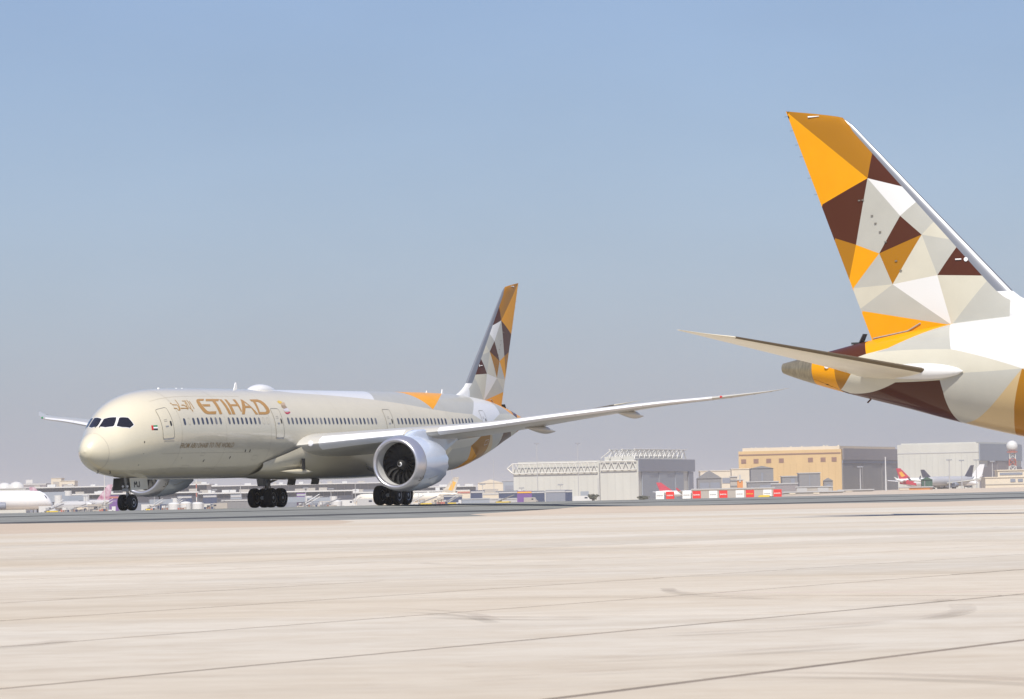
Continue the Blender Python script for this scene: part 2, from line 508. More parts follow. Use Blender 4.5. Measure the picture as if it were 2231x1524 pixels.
def door(root, s0, s1, t0, t1, side=1):
    d = drape('door', [rrect(s0, s1, t0, t1, 0.16)], PAINT['cream'] if s0 < 54 else PAINT['white'], root, side, 0.008, 0.2)
    strip('door_seam', rrect(s0, s1, t0, t1, 0.16), 0.035, M_SEAM, d, side, 0.016, True)
    strip('door_sill', [(s0+.05, t1+.012), (s1-.05, t1+.012)], 0.09, M_STRUT, d, side, 0.03)
    w = s1-.2
    drape('door_window', [rrect(w-.11, w+.07, 1.25, 1.37, .08, 3)], M_BLACK, d, side, 0.020, 0.5)
    m = (s0+s1)/2-.1
    strip('door_handle', [(m-.16, 1.36), (m+.16, 1.36)], 0.07, M_STRUT, d, side, 0.03)
    strip('placard', [(m-.16, 1.20), (m+.16, 1.20)], 0.03, M_SEAM2, d, side, 0.02)
    strip('placard', [(m-.16, 1.24), (m+.16, 1.24)], 0.03, M_SEAM2, d, side, 0.02)
    return d

LETTER = {
 'E': [[(12.927, 0.7255), (12.164, 0.7244), (11.898, 0.7374), (11.664, 0.7746), (11.49, 0.8371), (11.42, 0.9127), (11.458, 0.9995), (11.602, 1.0889), (11.803, 1.135), (12.085, 1.1496), (13.194, 1.1509), (13.426, 1.0768), (12.403, 1.0846), (12.178, 1.0653), (12.049, 1.013), (11.966, 0.9383), (11.965, 0.847), (11.974, 0.8066), (12.112, 0.7869), (12.606, 0.786)], [(12.019, 0.8895), (13.116, 0.891), (12.965, 0.9525), (12.066, 0.9512)]],
 'T': [[(13.117, 0.7295), (15.001, 0.7259), (14.636, 0.7969), (14.2, 0.7979), (14.07, 1.1452), (13.702, 1.1552), (13.749, 0.7988), (12.881, 0.799)]],
 'I': [[(14.96, 0.7358), (15.309, 0.7349), (15.369, 1.1541), (14.973, 1.1544)]],
 'H': [[(15.692, 0.7339), (15.994, 0.739), (15.978, 0.8869), (16.811, 0.8854), (16.863, 0.7308), (17.225, 0.7358), (17.025, 1.0705), (16.844, 1.0956), (16.836, 0.9398), (15.97, 0.9411), (15.904, 1.1537), (15.474, 1.154)]],
 'A': [[(18.018, 0.7238), (18.226, 0.747), (19.162, 1.1512), (18.762, 1.1558), (18.585, 0.9865), (17.776, 0.9876), (17.225, 1.1527), (16.832, 1.153), (17.369, 0.9662), (17.815, 0.8045)], [(18.141, 0.8219), (18.496, 0.9258), (17.975, 0.9266)]],
 'D': [[(19.298, 0.7304), (20.397, 0.7214), (20.819, 0.7599), (21.043, 0.8515), (21.107, 0.9767), (21.072, 1.0541), (20.896, 1.1064), (20.57, 1.1429), (20.191, 1.1547), (19.234, 1.1554), (19.497, 0.7952), (19.297, 0.7956)], [(19.84, 0.8092), (20.181, 0.8047), (20.375, 0.8405), (20.542, 0.9257), (20.602, 1.0319), (20.543, 1.0668), (20.311, 1.0908), (19.519, 1.0916)]],
}
ARABIC = [[(8.023, 0.8014), (8.12, 0.8268), (8.155, 0.8598), (8.691, 0.8811), (8.692, 0.9195), (8.614, 1.0207), (8.433, 1.02), (8.361, 0.9717), (8.02, 0.9592)], [(8.974, 0.7225), (8.955, 0.7762), (8.921, 0.8478), (8.811, 0.9299), (8.665, 1.0186)], [(9.734, 0.774), (10.003, 0.7849), (9.852, 0.8949), (9.671, 1.0271)], [(9.197, 0.8965), (9.518, 0.8975), (9.767, 0.9587), (9.855, 0.9908), (8.815, 0.9779)], [(10.152, 0.7566), (10.07, 0.855), (9.971, 0.9608), (10.099, 1.0083)], [(10.414, 0.7555), (10.346, 0.883), (10.16, 1.0088), (10.207, 1.0878), (10.264, 1.0323)], [(10.612, 0.7888), (10.566, 0.9337), (10.567, 1.0086)]]
CREST = {'wing': [(23.037, 0.7927), (23.41, 0.7533), (23.675, 0.7817), (23.732, 0.8097), (23.265, 0.8647), (23.119, 0.8473)], 'head': [(23.333, 0.8469), (23.989, 0.8092), (23.928, 0.8809), (23.504, 0.9157), (23.223, 0.8993)], 'body': [(23.193, 0.9078), (23.791, 0.9068), (23.906, 0.9726), (23.292, 1.0052), (23.106, 0.9576)], 'shield': [(23.189, 0.9975), (23.864, 0.9726), (23.942, 1.0432), (23.769, 1.0738), (23.13, 1.0594)], 'red': [(23.087, 1.0594), (23.174, 1.0894), (23.529, 1.0994), (23.983, 1.0735), (23.927, 1.1035), (23.501, 1.1434), (23.197, 1.1291)]}


# ---- flying surfaces
def airfoil(t, n=14, camber=0.015):
    """closed section, x 0..1, from trailing edge over the top to the nose and back below; nose index n"""
    pts = []
    def yt(x): return 5*t*(0.2969*math.sqrt(x)-0.1260*x-0.3516*x*x+0.2843*x**3-0.1036*x**4)
    def yc(x): return camber*4*x*(1-x)
    xs = [0.5*(1-math.cos(PI*i/n)) for i in range(n+1)]
    up = [(x, yc(x)+yt(x)) for x in reversed(xs)]
    lo = [(x, yc(x)-yt(x)) for x in xs[1:]]
    return up+lo

def loft(name, secs, m, parent, vertical=False, n=14, caps=True, xr=None, grow_by=0.0, camber=0.015, swap=False):
    """secs: (span pos, sLE, chord, height, twist deg, thickness); xr limits the section to x<=xr (a slat)"""
    rows = []
    for p, sl, ch, z, tw, th in secs:
        af = airfoil(th, n, camber)
        if xr is not None: af = [a for a in af if a[0] <= xr]
        cr, sr = math.cos(math.radians(tw)), math.sin(math.radians(tw))
        r = []
        for x, y in af:
            X = x*ch; Y = y*ch
            if grow_by:
                k = 1+grow_by/max(0.05, th*ch*0.5); Y *= k; X = X-grow_by
            a = X*cr+Y*sr; b = -X*sr+Y*cr
            r.append(L(sl+a, p, z+b))
        rows.append(r)
    k = len(rows[0]); vs = [v for r in rows for v in r]; fs = []
    for i in range(len(rows)-1):
        for j in range(k-1):
            fs.append((i*k+j, i*k+j+1, (i+1)*k+j+1, (i+1)*k+j))
        if xr is not None:
            fs.append((i*k+k-1, i*k, (i+1)*k, (i+1)*k+k-1))
    if caps:
        fs.append(tuple(range(k))); fs.append(tuple((len(rows)-1)*k+j for j in range(k)))
    o = newmesh(name, vs, fs, m, parent, True)
    bm = bmesh.new(); bm.from_mesh(o.data)
    bmesh.ops.remove_doubles(bm, verts=bm.verts[:], dist=0.001)
    bmesh.ops.recalc_face_normals(bm, faces=bm.faces[:])
    bm.to_mesh(o.data); bm.free()
    o.data.set_sharp_from_angle(angle=math.radians(50))
    return o

WZ = pchip([(0,3.80),(3,4.05),(7.7,4.50),(10.7,4.77),(13,5.0),(17.1,5.56),(20.3,5.97),(23.5,6.36),(26.7,6.67),(27.8,6.83),(29.1,7.04),(30.06,7.27)])
def w_le(p):
    if p < 26.6: return 24.5+.70*(p-2.9)
    e = 24.5+.70*23.7; k = (p-26.6)/3.46
    return e+(46.39-e)*(k*.75+.25*k*k)
WTE = pchip([(0,37.4),(2.9,37.6),(10,38.6),(20,41.9),(26.6,44.1),(28.5,45.2),(29.6,46.1),(30.06,46.55)])
def w_tw(p): return 3.2*max(0, 1-p/22.0)
def w_th(p): return 0.135-0.045*min(1, p/14.0)
def wing_secs(ps, side):
    return [(side*p, w_le(p), WTE(p)-w_le(p), WZ(p), w_tw(p), w_th(p)) for p in ps]

def canoe(name, a, b, h, w, m, parent):
    """flap-track fairing: a spindle between two airframe points"""
    A = Vector(L(*a)); B = Vector(L(*b)); n = 14; k = 12; vs = []; fs = []
    for i in range(n+1):
        t = i/n; c = A.lerp(B, t); r = (math.sin(PI*min(1, t*1.25)/2) if t < .8 else 1.0)*(1-max(0, (t-.45)/.55)**2.2)
        r = max(r, .02)
        for j in range(k):
            an = 2*PI*j/k
            vs.append((c.x, c.y+w/2*r*math.cos(an), c.z+h/2*r*math.sin(an)))
    for i in range(n):
        for j in range(k):
            q = (j+1) % k
            fs.append((i*k+j, i*k+q, (i+1)*k+q, (i+1)*k+j))
    return fix_normals(newmesh(name, vs, fs, m, parent))

def make_wing(root, side):
    ps = [1.5, 2.9, 4, 5.5, 7, 8.5, 10, 12, 14, 16, 18, 20, 22, 24, 25.6, 26.6, 27.2, 27.8, 28.4, 29, 29.5, 29.85, 30.06]
    w = loft('wing', wing_secs(ps, side), M_WING, root)
    w['label'] = 'port wing' if side > 0 else 'starboard wing'
    for a, b in ((4.0, 8.75), (10.7, 14.6), (14.63, 18.5), (18.53, 22.4), (22.43, 26.4)):
        n = 5; pp = [a+(b-a)*i/n for i in range(n+1)]
        loft('slat', wing_secs(pp, side), M_WINGLE, w, xr=0.05, grow_by=0.018)
    for p, back in ((7.2, 1.0), (14.4, 1.7), (20.3, 1.5)):
        te = WTE(p); z = WZ(p)-math.sin(math.radians(w_tw(p)))*(te-w_le(p))
        f = canoe('flap_track_fairing', (te-3.6, side*p, z-.12), (te+back, side*p, z-.38), .62, .55, M_WING, w)
    # aileron / flap break lines on the lower skin and static wicks
    for p in (23.0, 24.2, 25.4, 26.6, 28.0, 29.0):
        te = WTE(p); MB().bar(L(te-.05, side*p, WZ(p)), L(te+.25, side*p, WZ(p)), .008, 4).build('static_wick', M_BLACK, w)
    # landing light at the root
    q = 3.55
    MB().lathe([(0,.02),(.05,.16),(.12,.2),(.2,.18)], L(w_le(q)-.12, side*q, WZ(q)+.02), (1, 0, 0), 16).build('landing_light', M_LAMP, w, True)
    q = 26.9
    MB().lathe([(0,.01),(.03,.07),(.1,.08),(.35,.05)], L(w_le(q)-.10, side*q, WZ(q)+.02), (1, 0, 0), 10).build('navigation_light', M_RED if side > 0 else M_GREEN, w, True)
    return w

def make_stab(root, side):
    ps = [0.6, 1.6, 3, 4.5, 6, 7.5, 8.5, 9.1, 9.5, 9.8, 9.9]
    def le(p): return 60.75+.86*(p-2) if p < 8.5 else 66.34+(68.05-66.34)*((p-8.5)/1.4)**.85
    te = lambda p: 64.2+.50*(p-2) if p > 2 else 64.2
    zz = lambda p: 5.40+.215*(p-2) if p > 1 else 5.2
    secs = [(side*p, le(p), max(.12, te(p)+.05-le(p)), zz(p), 0.0, .10 if p < 9 else .08) for p in ps]
    o = loft('horizontal_stabilizer', secs, M_STAB, root, camber=-0.004)
    o['label'] = ('port' if side > 0 else 'starboard')+' horizontal stabilizer'
    pp = [2.1, 3, 4.5, 6, 7.5, 8.45]
    secs = [(side*p, le(p), te(p)+.05-le(p), zz(p), 0.0, .10) for p in pp]
    l = loft('leading_edge', secs, M_LE2, o, xr=0.10, grow_by=0.012, camber=-0.004)
    # white root fairing (blister where it leaves the fuselage)
    n = 18; k = 16; vs = []; fs = []
    for i in range(n+1):
        t = i/n; s = 59.30+t*4.6; r = max(.03, math.sin(PI*min(1, t*2.6)/2)**.6*(1-max(0, (t-.45)/.55)**2*.95))
        pc = fWID(s)+.06
        for j in range(k):
            an = 2*PI*j/k
            vs.append(L(s, side*(pc+.36*r*math.cos(an)), 5.36+.02*(s-59.3)+.34*r*math.sin(an)))
    for i in range(n):
        for j in range(k):
            q = (j+1) % k; fs.append((i*k+j, i*k+q, (i+1)*k+q, (i+1)*k+j))
    fs.append(tuple(range(k))); fs.append(tuple(n*k+j for j in range(k)))
    fix_normals(newmesh('root_fairing', vs, fs, PAINT['white'], o))
    return o

FIN = dict(A=(67.95,16.42),At=(65.36,16.02),L0=(64.01,14.47),P1=(64.22,13.45),B=(66.36,12.48),L1=(62.66,13.03),Q=(64.85,10.74),C=(65.82,11.05),L2=(62.11,12.36),S=(62.78,11.84),T=(63.78,10.34),U=(61.83,11.03),L3=(61.32,11.53),L4=(60.51,10.77),L5=(60.31,10.48),V=(61.16,9.35),L6=(59.19,9.26),X=(63.21,9.05),D=(65.2,9.45),E=(65.05,8.96),F=(64.72,8.12),L7=(59.02,9.03),Y=(60.6,7.30),G=(64.67,8.01),L8=(58.01,8.23),L9=(58.06,6.6),R=(64.28,6.84),R2=(64.2,6.2),Y2=(60.6,6.5),W1=(58.02,8.66),W2=(58.04,6.3),W3=(50,6.3),W4=(50,8.66))
FINP = [('gold','A At L0 P1'),('yellow','A P1 B'),('brown','L0 L1 P1'),('brown','B P1 Q C'),('white','P1 L1 L2 S'),('grey','P1 S T Q'),('brown','S U T'),('grey','S L2 L3 U'),('offwhite','L3 L4 U'),('grey','U L4 L5 V'),('brown','L5 L6 V'),('gold','T U X'),('offwhite','U V X'),('gold','C Q D'),('yellow','Q T E D'),('grey','T X E'),('offwhite','E X F'),('grey','X Y G F'),('white','X V Y'),('offwhite','V L6 L7 Y'),('grey','L7 L8 L9 Y2 Y'),('yellow','G Y Y2 R2 R'),('white','W1 W2 W3 W4')]
# outline: leading edge line from the dorsal fillet to the tip
FIN_LE = [(55.6,7.55),(56.4,7.80),(57.1,8.08),(57.6,8.32),(57.98,8.61),(60,10.67),(62,12.71),(64,14.76),(64.93,15.71),(65.36,16.02)]
def fin_le(z):
    if z <= FIN_LE[0][1]: return FIN_LE[0][0]-(FIN_LE[0][1]-z)*2
    for (s0, z0), (s1, z1) in zip(FIN_LE, FIN_LE[1:]):
        if z <= z1: return s0+(s1-s0)*(z-z0)/(z1-z0)
    # rounded tip cap from the leading corner to the trailing tip
    t = (z-16.02)/(16.42-16.02)
    return 65.36+(67.95-65.36)*t**1.25
def fin_te(z): return 64.28+(z-6.84)*(67.95-64.28)/(16.42-6.84)
def fin_half(s, z):
    le, te = fin_le(z), fin_te(z); ch = max(te-le, 0.05)
    x = min(max((s-le)/ch, 0), 1)
    th = 0.088
    if z > 15.9: th *= max(0.12, 1-(z-15.9)/.55)
    chord = min(ch, 6.6)
    return 5*th*chord*(0.2969*math.sqrt(x)-0.1260*x-0.3516*x*x+0.2843*x**3-0.1015*x**4)

def fin_in(z):
    # inner border of the bare leading edge strip
    return fin_le(z)+(.62 if z < 9 else .62-.33*(z-9)/5.5 if z < 15.4 else max(.0, .235*(16.02-z)/.62))
def make_fin(root):
    polys = [(c, [FIN[k] for k in n.split()]) for c, n in FINP]
    zs = [6.3, 6.6, 7.0, 7.3, 7.6]+[7.9+(15.9-7.9)*i/34 for i in range(35)]+[15.96, 16.02, 16.08, 16.16, 16.24, 16.3, 16.36, 16.40, 16.42]
    nx = 20; pts = []
    for z in zs:
        le, te = fin_in(z), fin_te(z)
        for i in range(nx+1): pts.append((le+(te-le)*(i/nx)**1.15, z))
    outl = [(fin_in(z), z) for z in zs]+[(fin_te(z), z) for z in reversed(zs)]
    loops = [outl]
    for c, p in polys: loops.append(dense(p, 0.25))
    V, F = cdt(pts, loops, 1e-3)
    def pdist(x, y, poly):
        best = 1e9; q = Vector((x, y))
        for i in range(len(poly)):
            a = Vector(poly[i]); b = Vector(poly[(i+1) % len(poly)]); d = b-a
            t = min(max((q-a).dot(d)/d.length_squared, 0), 1); best = min(best, (q-a-d*t).length)
        return best
    verts = []; faces = []; fm = []
    for side in (1, -1):
        base = len(verts)
        for v in V: verts.append(L(v[0], side*fin_half(v[0], v[1]), v[1]))
        for f in F:
            cx = sum(V[i][0] for i in f)/len(f); cy = sum(V[i][1] for i in f)/len(f)
            if not inpoly(cx, cy, outl): continue
            c = None
            for cc, poly in polys:
                if inpoly(cx, cy, poly): c = cc; break
            if c is None: c = min(polys, key=lambda q: pdist(cx, cy, q[1]))[0]
            q = tuple(base+i for i in f)
            faces.append(q[::-1] if side == 1 else q); fm.append(PKEYS.index(c))
    o = newmesh('tail_fin', verts, faces, [PAINT[k] for k in PKEYS], root, True, fm)
    bm = bmesh.new(); bm.from_mesh(o.data)
    bmesh.ops.remove_doubles(bm, verts=bm.verts[:], dist=0.002)
    bmesh.ops.recalc_face_normals(bm, faces=bm.faces[:])
    bm.to_mesh(o.data); bm.free()
    o['label'] = 'tail fin painted in gold, brown, grey and white triangles'
    def lead(name, zz, m):
        NX = 9; vs = []; fs = []
        for z in zz:
            for i in range(-NX, NX+1):
                x = (abs(i)/NX)**2; s_ = fin_le(z)+(fin_in(z)-fin_le(z))*x
                vs.append(L(s_, math.copysign(1, i)*fin_half(s_, z) if i else 0, z))
        n = 2*NX+1
        for j in range(len(zz)-1):
            for i in range(n-1): fs.append((j*n+i, j*n+i+1, (j+1)*n+i+1, (j+1)*n+i))
        return fix_normals(newmesh(name, vs, fs, m, o))
    lead('leading_edge', [z for z in zs if 8.6 < z < 16.1], M_LE)
    zk = min(z for z in zs if z > 8.6)
    lead('dorsal_fillet', [z for z in zs if z <= zk], PAINT['white'])
    for z in (16.2, 15.6, 14.5, 13.6, 12.9, 15.0):
        te = fin_te(z); MB().bar(L(te-.03, 0, z), L(te+.16, 0, z-.01), .006, 4).build('static_wick', M_BLACK, o)
    for side in (1, -1):
        q = lambda s, z: L(s, side*(fin_half(s, z)+.03), z)
        MB().bar(q(64.2, 6.86), q(62.6, 7.12), .03).bar(q(62.6, 7.12), q(62.0, 7.42), .03).build('grab_rail', M_STRUT, o)
        MB().bar(q(66.9, 16.12), q(66.4, 16.13), .04, 6, .015).build('probe', M_WHITEP, o)
        for s, z in ((64.62,12.55),(64.45,12.56),(64.05,11.9),(63.9,11.58),(63.7,11.22),(63.46,10.8),(63.0,10.0),(62.8,9.6)):
            MB().box(q(s, z), (.10, .02, .05)).build('fastener_cover', M_SEAM, o)
        MB().lathe([(0,.05),(.015,.09),(.02,.09)], q(59.9, 9.95), (0, -side, 0), 12).build('sensor_disc', M_WHITEP, o)
        MB().bar(q(60.35, 9.96), q(60.1, 9.96), .03).build('sensor_plate', M_WHITEP, o)
    return o

def make_lettering(root):
    for k, loops in LETTER.items():
        drape('title_letter', loops, M_GOLDLET, root, 1, 0.012, 0.15)['label'] = 'large gold letter '+k
    # arabic title: pen strokes
    for i, st in enumerate(ARABIC):
        strip('arabic_letter', st, 0.075, M_GOLDLET, root, 1, 0.012+0.0015*i)
    # slogan
    cu = bpy.data.curves.new('slogan_text', 'FONT'); cu.body = 'FROM ABU DHABI TO THE WORLD'; cu.resolution_u = 3; cu.offset = 0.004
    t = bpy.data.objects.new('slogan_text', cu); COL.objects.link(t)
    dg = bpy.context.evaluated_depsgraph_get(); dg.update()
    me = bpy.data.meshes.new_from_object(t.evaluated_get(dg))
    xs = [v.co.x for v in me.vertices]; ys = [v.co.y for v in me.vertices]
    x0, x1, y0, y1 = min(xs), max(xs), min(ys), max(ys)
    vs = []
    for v in me.vertices:
        fx = (v.co.x-x0)/(x1-x0); fy = (v.co.y-y0)/(y1-y0)
        vs.append(FL(8.02+fx*7.25+fy*0.12, 1.9-fy*0.112, 1, 0.012))
    fs = [tuple(p.vertices) for p in me.polygons]
    o = fix_outward(newmesh('slogan', vs, fs, M_BRONZE, root)); o['label'] = 'small bronze slogan lettering below the windows'
    bpy.data.objects.remove(t); bpy.data.curves.remove(cu); bpy.data.meshes.remove(me)
    # national flag
    fl = drape('flag', [[(5.10,1.257),(5.262,1.27),(5.225,1.387),(5.06,1.376)]], M_RED, root, 1, .013, .2)
    for k, (m, a, b) in enumerate(((M_GREEN, 0, 1/3), (M_WHITEP, 1/3, 2/3), (M_BLACK, 2/3, 1))):
        f = lambda u, v: (5.262+(5.63-5.262)*u-.04*v, 1.27+.023*u+.118*v)
        drape('flag_stripe', [[f(0, a), f(1, a), f(1, b), f(0, b)]], m, fl, 1, .013, .2)
    # crest by the second door
    cr = drape('crest', [CREST['shield']], mat('crest_pale', (.55, .52, .55), .4), root, 1, .013, .2)
    cr['label'] = 'small coloured bird crest beside the second door'
    drape('crest_piece', [CREST['wing']], mat('crest_yellow', (.62, .42, .06), .4), cr, 1, .014, .2)
    drape('crest_piece', [CREST['head']], mat('crest_tan', (.45, .33, .22), .4), cr, 1, .015, .2)
    drape('crest_piece', [CREST['body']], mat('crest_brown', (.30, .22, .14), .4), cr, 1, .016, .2)
    drape('crest_piece', [CREST['red']], mat('crest_red', (.45, .03, .06), .4), cr, 1, .017, .2)

def make_skin_details(root):
    for side in (1, -1):
        for poly in (COCK_F, COCK_S):
            fr = drape('cockpit_window_frame', [grow(poly, 1.12)], PAINT['white'], root, side, .006, .1)
            drape('cockpit_window', [poly], M_GLASS, fr, side, .014, .1)
    # wipers
    for side in (1, -1):
        MB().bar(FL(2.22, .11, side, .05), FL(2.62, .10, side, .05), .018).bar(FL(2.22, .11, side, .0), FL(2.22, .11, side, .07), .025).build('wiper', M_BLACK, root)
    for side in (1, -1):
        strip('radome_seam', [(1.57+.18*max(0, t-.7)-.02*max(0, t-.7)**2, t) for t in [0.05+i*.12 for i in range(26)]], .022, M_SEAM2, root, side, .006)
    for sj in (8.15, 14.2, 20.55, 31.0, 42.6, 48.9):
        strip('skin_joint', [(sj, .02+.1*i) for i in range(31)], .02, M_SKINLINE, root, 1, .004)
    for tj in (.62, 2.02):
        strip('skin_joint', [(6.2+.8*i, tj) for i in range(16)], .018, M_SKINLINE, root, 1, .004)
    for s0_, t0_, w_, h_ in ((9.6, 2.35, .9, .10), (13.0, 2.45, 1.3, .14), (18.6, 2.1, .7, .12), (11.2, 2.02, .5, .07)):
        strip('service_panel', rrect(s0_, s0_+w_, t0_, t0_+h_, .05, 2), .02, M_SKINLINE, root, 1, .004, True)
    door(root, 6.03, 7.19, .90, 1.65)
    door(root, 21.22, 22.40, 1.00, 1.687)
    door(root, 38.33, 39.52, 1.00, 1.687)
    door(root, 55.25, 56.25, 1.00, 1.687)
    # blanked window outlines
    for s in (9.25, 19.62, 20.23):
        strip('window_plug', rrect(s-.13, s+.13, 1.225, 1.385, .12, 3), .018, M_SEAM2, root, 1, .010, True)
    # drain holes, probes, lights
    for s, t, r in ((12.0,2.222,.11),(15.43,2.143,.11),(17.2,1.983,.11),(17.85,1.984,.11),(4.41,1.64,.08),(4.51,1.97,.04),(4.57,2.33,.06),(8.8,2.14,.05)):
        K = 2.93
        drape('vent', [[(s+r*.55*math.cos(a), t+r*math.sin(a)/K) for a in [2*PI*i/10 for i in range(10)]]], M_BLACK, root, 1, .012, .3)
    for s, t in ((2.64, 2.73), (2.0, 3.05)):
        a = FL(s, t, 1, 0); b = FL(s, t, 1, .16)
        MB().bar(a, b, .025).bar(b, (b[0]-.18, b[1], b[2]-.01), .02).build('pitot_probe', M_BLACK, root)
    # crown antennas
    vs = [L(20.75,0,7.86),L(21.15,0,7.86),L(21.08,0,8.30),L(20.98,0,8.30)]
    mb = MB()
    def blade(s0, s1, t0, t1, z0, z1, w=.05):
        k = len(mb.v)
        for p in (-w/2, w/2): mb.v += [L(s0,p,z0), L(s1,p,z0), L(t1,p,z1), L(t0,p,z1)]
        mb.f += [(k,k+1,k+2,k+3),(k+7,k+6,k+5,k+4),(k,k+4,k+5,k+1),(k+1,k+5,k+6,k+2),(k+2,k+6,k+7,k+3),(k+3,k+7,k+4,k)]
    blade(20.7, 21.2, 20.98, 21.12, 7.83, 8.32); mb.build('blade_antenna', M_WHITEP, root)
    mb = MB(); blade(53.55, 53.85, 53.68, 53.8, 7.78, 8.12); mb.build('blade_antenna', M_WHITEP, root)
    mb = MB(); blade(50.9, 51.1, 51.0, 51.06, 7.82, 8.0); mb.build('blade_antenna', M_WHITEP, root)
    for s in (10.2, 12.6, 13.4):
        mb = MB(); blade(s, s+.2, s+.06, s+.16, 7.80, 7.895, .08); mb.build('beacon', M_WHITEP, root)
    # satellite dome
    n, k = 20, 16; vs = []; fs = []
    for i in range(n+1):
        t = i/n; s = 23.0+3.7*t; h = (math.sin(PI*min(1, t*2.4)/2)**.6)*(1-max(0, (t-.42)/.58)**1.9)
        for j in range(k+1):
            a = PI*j/k
            vs.append(L(s, .62*max(h, .05)**.7*math.cos(a), 7.80+.44*h*math.sin(a)))
    for i in range(n):
        for j in range(k):
            q = i*(k+1)+j; fs.append((q, q+1, q+k+2, q+k+1))
    fix_normals(newmesh('satellite_dome', vs, fs, PAINT['white'], root))
    # tail position light and drain mast
    for side in (1, -1):
        MB().lathe([(0,.02),(.03,.11),(.09,.12),(.16,.03)], FL(65.9, 1.40, side, .10), (0, side, 0), 14).build('position_light', M_LAMP, root, True)
    MB().bar(FL(64.3, 3.0, -1, 0), FL(64.45, 3.0, -1, .18), .035).build('drain_mast', PAINT['brown'], root)
    # rear access panel outline
    strip('access_panel', rrect(55.9, 56.7, 1.86, 2.0, .05, 2), .03, PAINT['white'], root, 1, .012, True)
    # small open vent behind the fin
    mb = MB(); k0 = L(64.75, 0, 6.70)
    mb.v = [L(64.75,.22,6.66),L(64.75,-.22,6.66),L(64.55,-.18,7.06),L(64.55,.18,7.06),L(64.80,.22,6.66),L(64.80,-.22,6.66),L(64.60,-.18,7.06),L(64.60,.18,7.06)]; mb.f = [(0,1,2,3),(7,6,5,4),(0,4,5,1),(1,5,6,2),(2,6,7,3),(3,7,4,0)]; mb.box(L(64.95, 0, 6.68), (.34, .40, .08))
    mb.build('air_inlet_scoop', M_GEARDK, root)

def make_belly(root):
    """wing-to-body fairing"""
    n, k = 46, 40; vs = []; fs = []
    S = [20.6+27.4*i/n for i in range(n+1)]
    fW = pchip([(20.6,2.2),(22,2.60),(24,2.93),(26,3.18),(30,3.42),(36,3.45),(40,3.25),(44,2.8),(48,2.1)])
    fB = pchip([(20.6,2.05),(22,1.93),(25,1.80),(30,1.70),(36,1.68),(41,1.74),(45,1.86),(48,2.06)])
    fT = pchip([(20.6,2.9),(23,3.5),(26,4.15),(30,4.3),(37,3.8),(42,3.2),(48,2.6)])
    for s in S:
        w, b, t = fW(s), fB(s), fT(s); hz = (t-b)
        for j in range(k+1):
            a = PI*j/k-PI/2       # -90..90 : port..starboard round the bottom
            x = math.sin(a); c = math.cos(a)
            e = 0.80
            vs.append(L(s, -w*math.copysign(abs(x)**e, x), t-hz*abs(c)**e))
    for i in range(n):
        for j in range(k):
            q = i*(k+1)+j; fs.append((q, q+1, q+k+2, q+k+1))
    o = fix_normals(newmesh('belly_fairing', vs, fs, PAINT['cream'], root))
    # make sure it faces down
    if sum(p.normal.z*p.area for p in o.data.polygons) > 0:
        o.data.flip_normals()
    for s in (28.3, 31.9):
        mb = MB(); mb.box((0, 0, 0), (1.1, .06, .40))
        d = mb.build('belly_door', M_GEARDK, root); d.location = L(s, .35, 1.56); d.rotation_euler = (.25, 0, 0)
    # ram-air inlet and outlet on the port side
    mb = MB()
    a = Vector(L(24.9, 3.02, 2.75)); 
    mb.box(a, (.30, .12, .75)); mb.build('ram_air_inlet', M_DARK, root)
    canoe('air_scoop', (22.6, 2.45, 2.30), (26.6, 2.88, 2.22), .42, .42, PAINT['cream'], root)
    return o

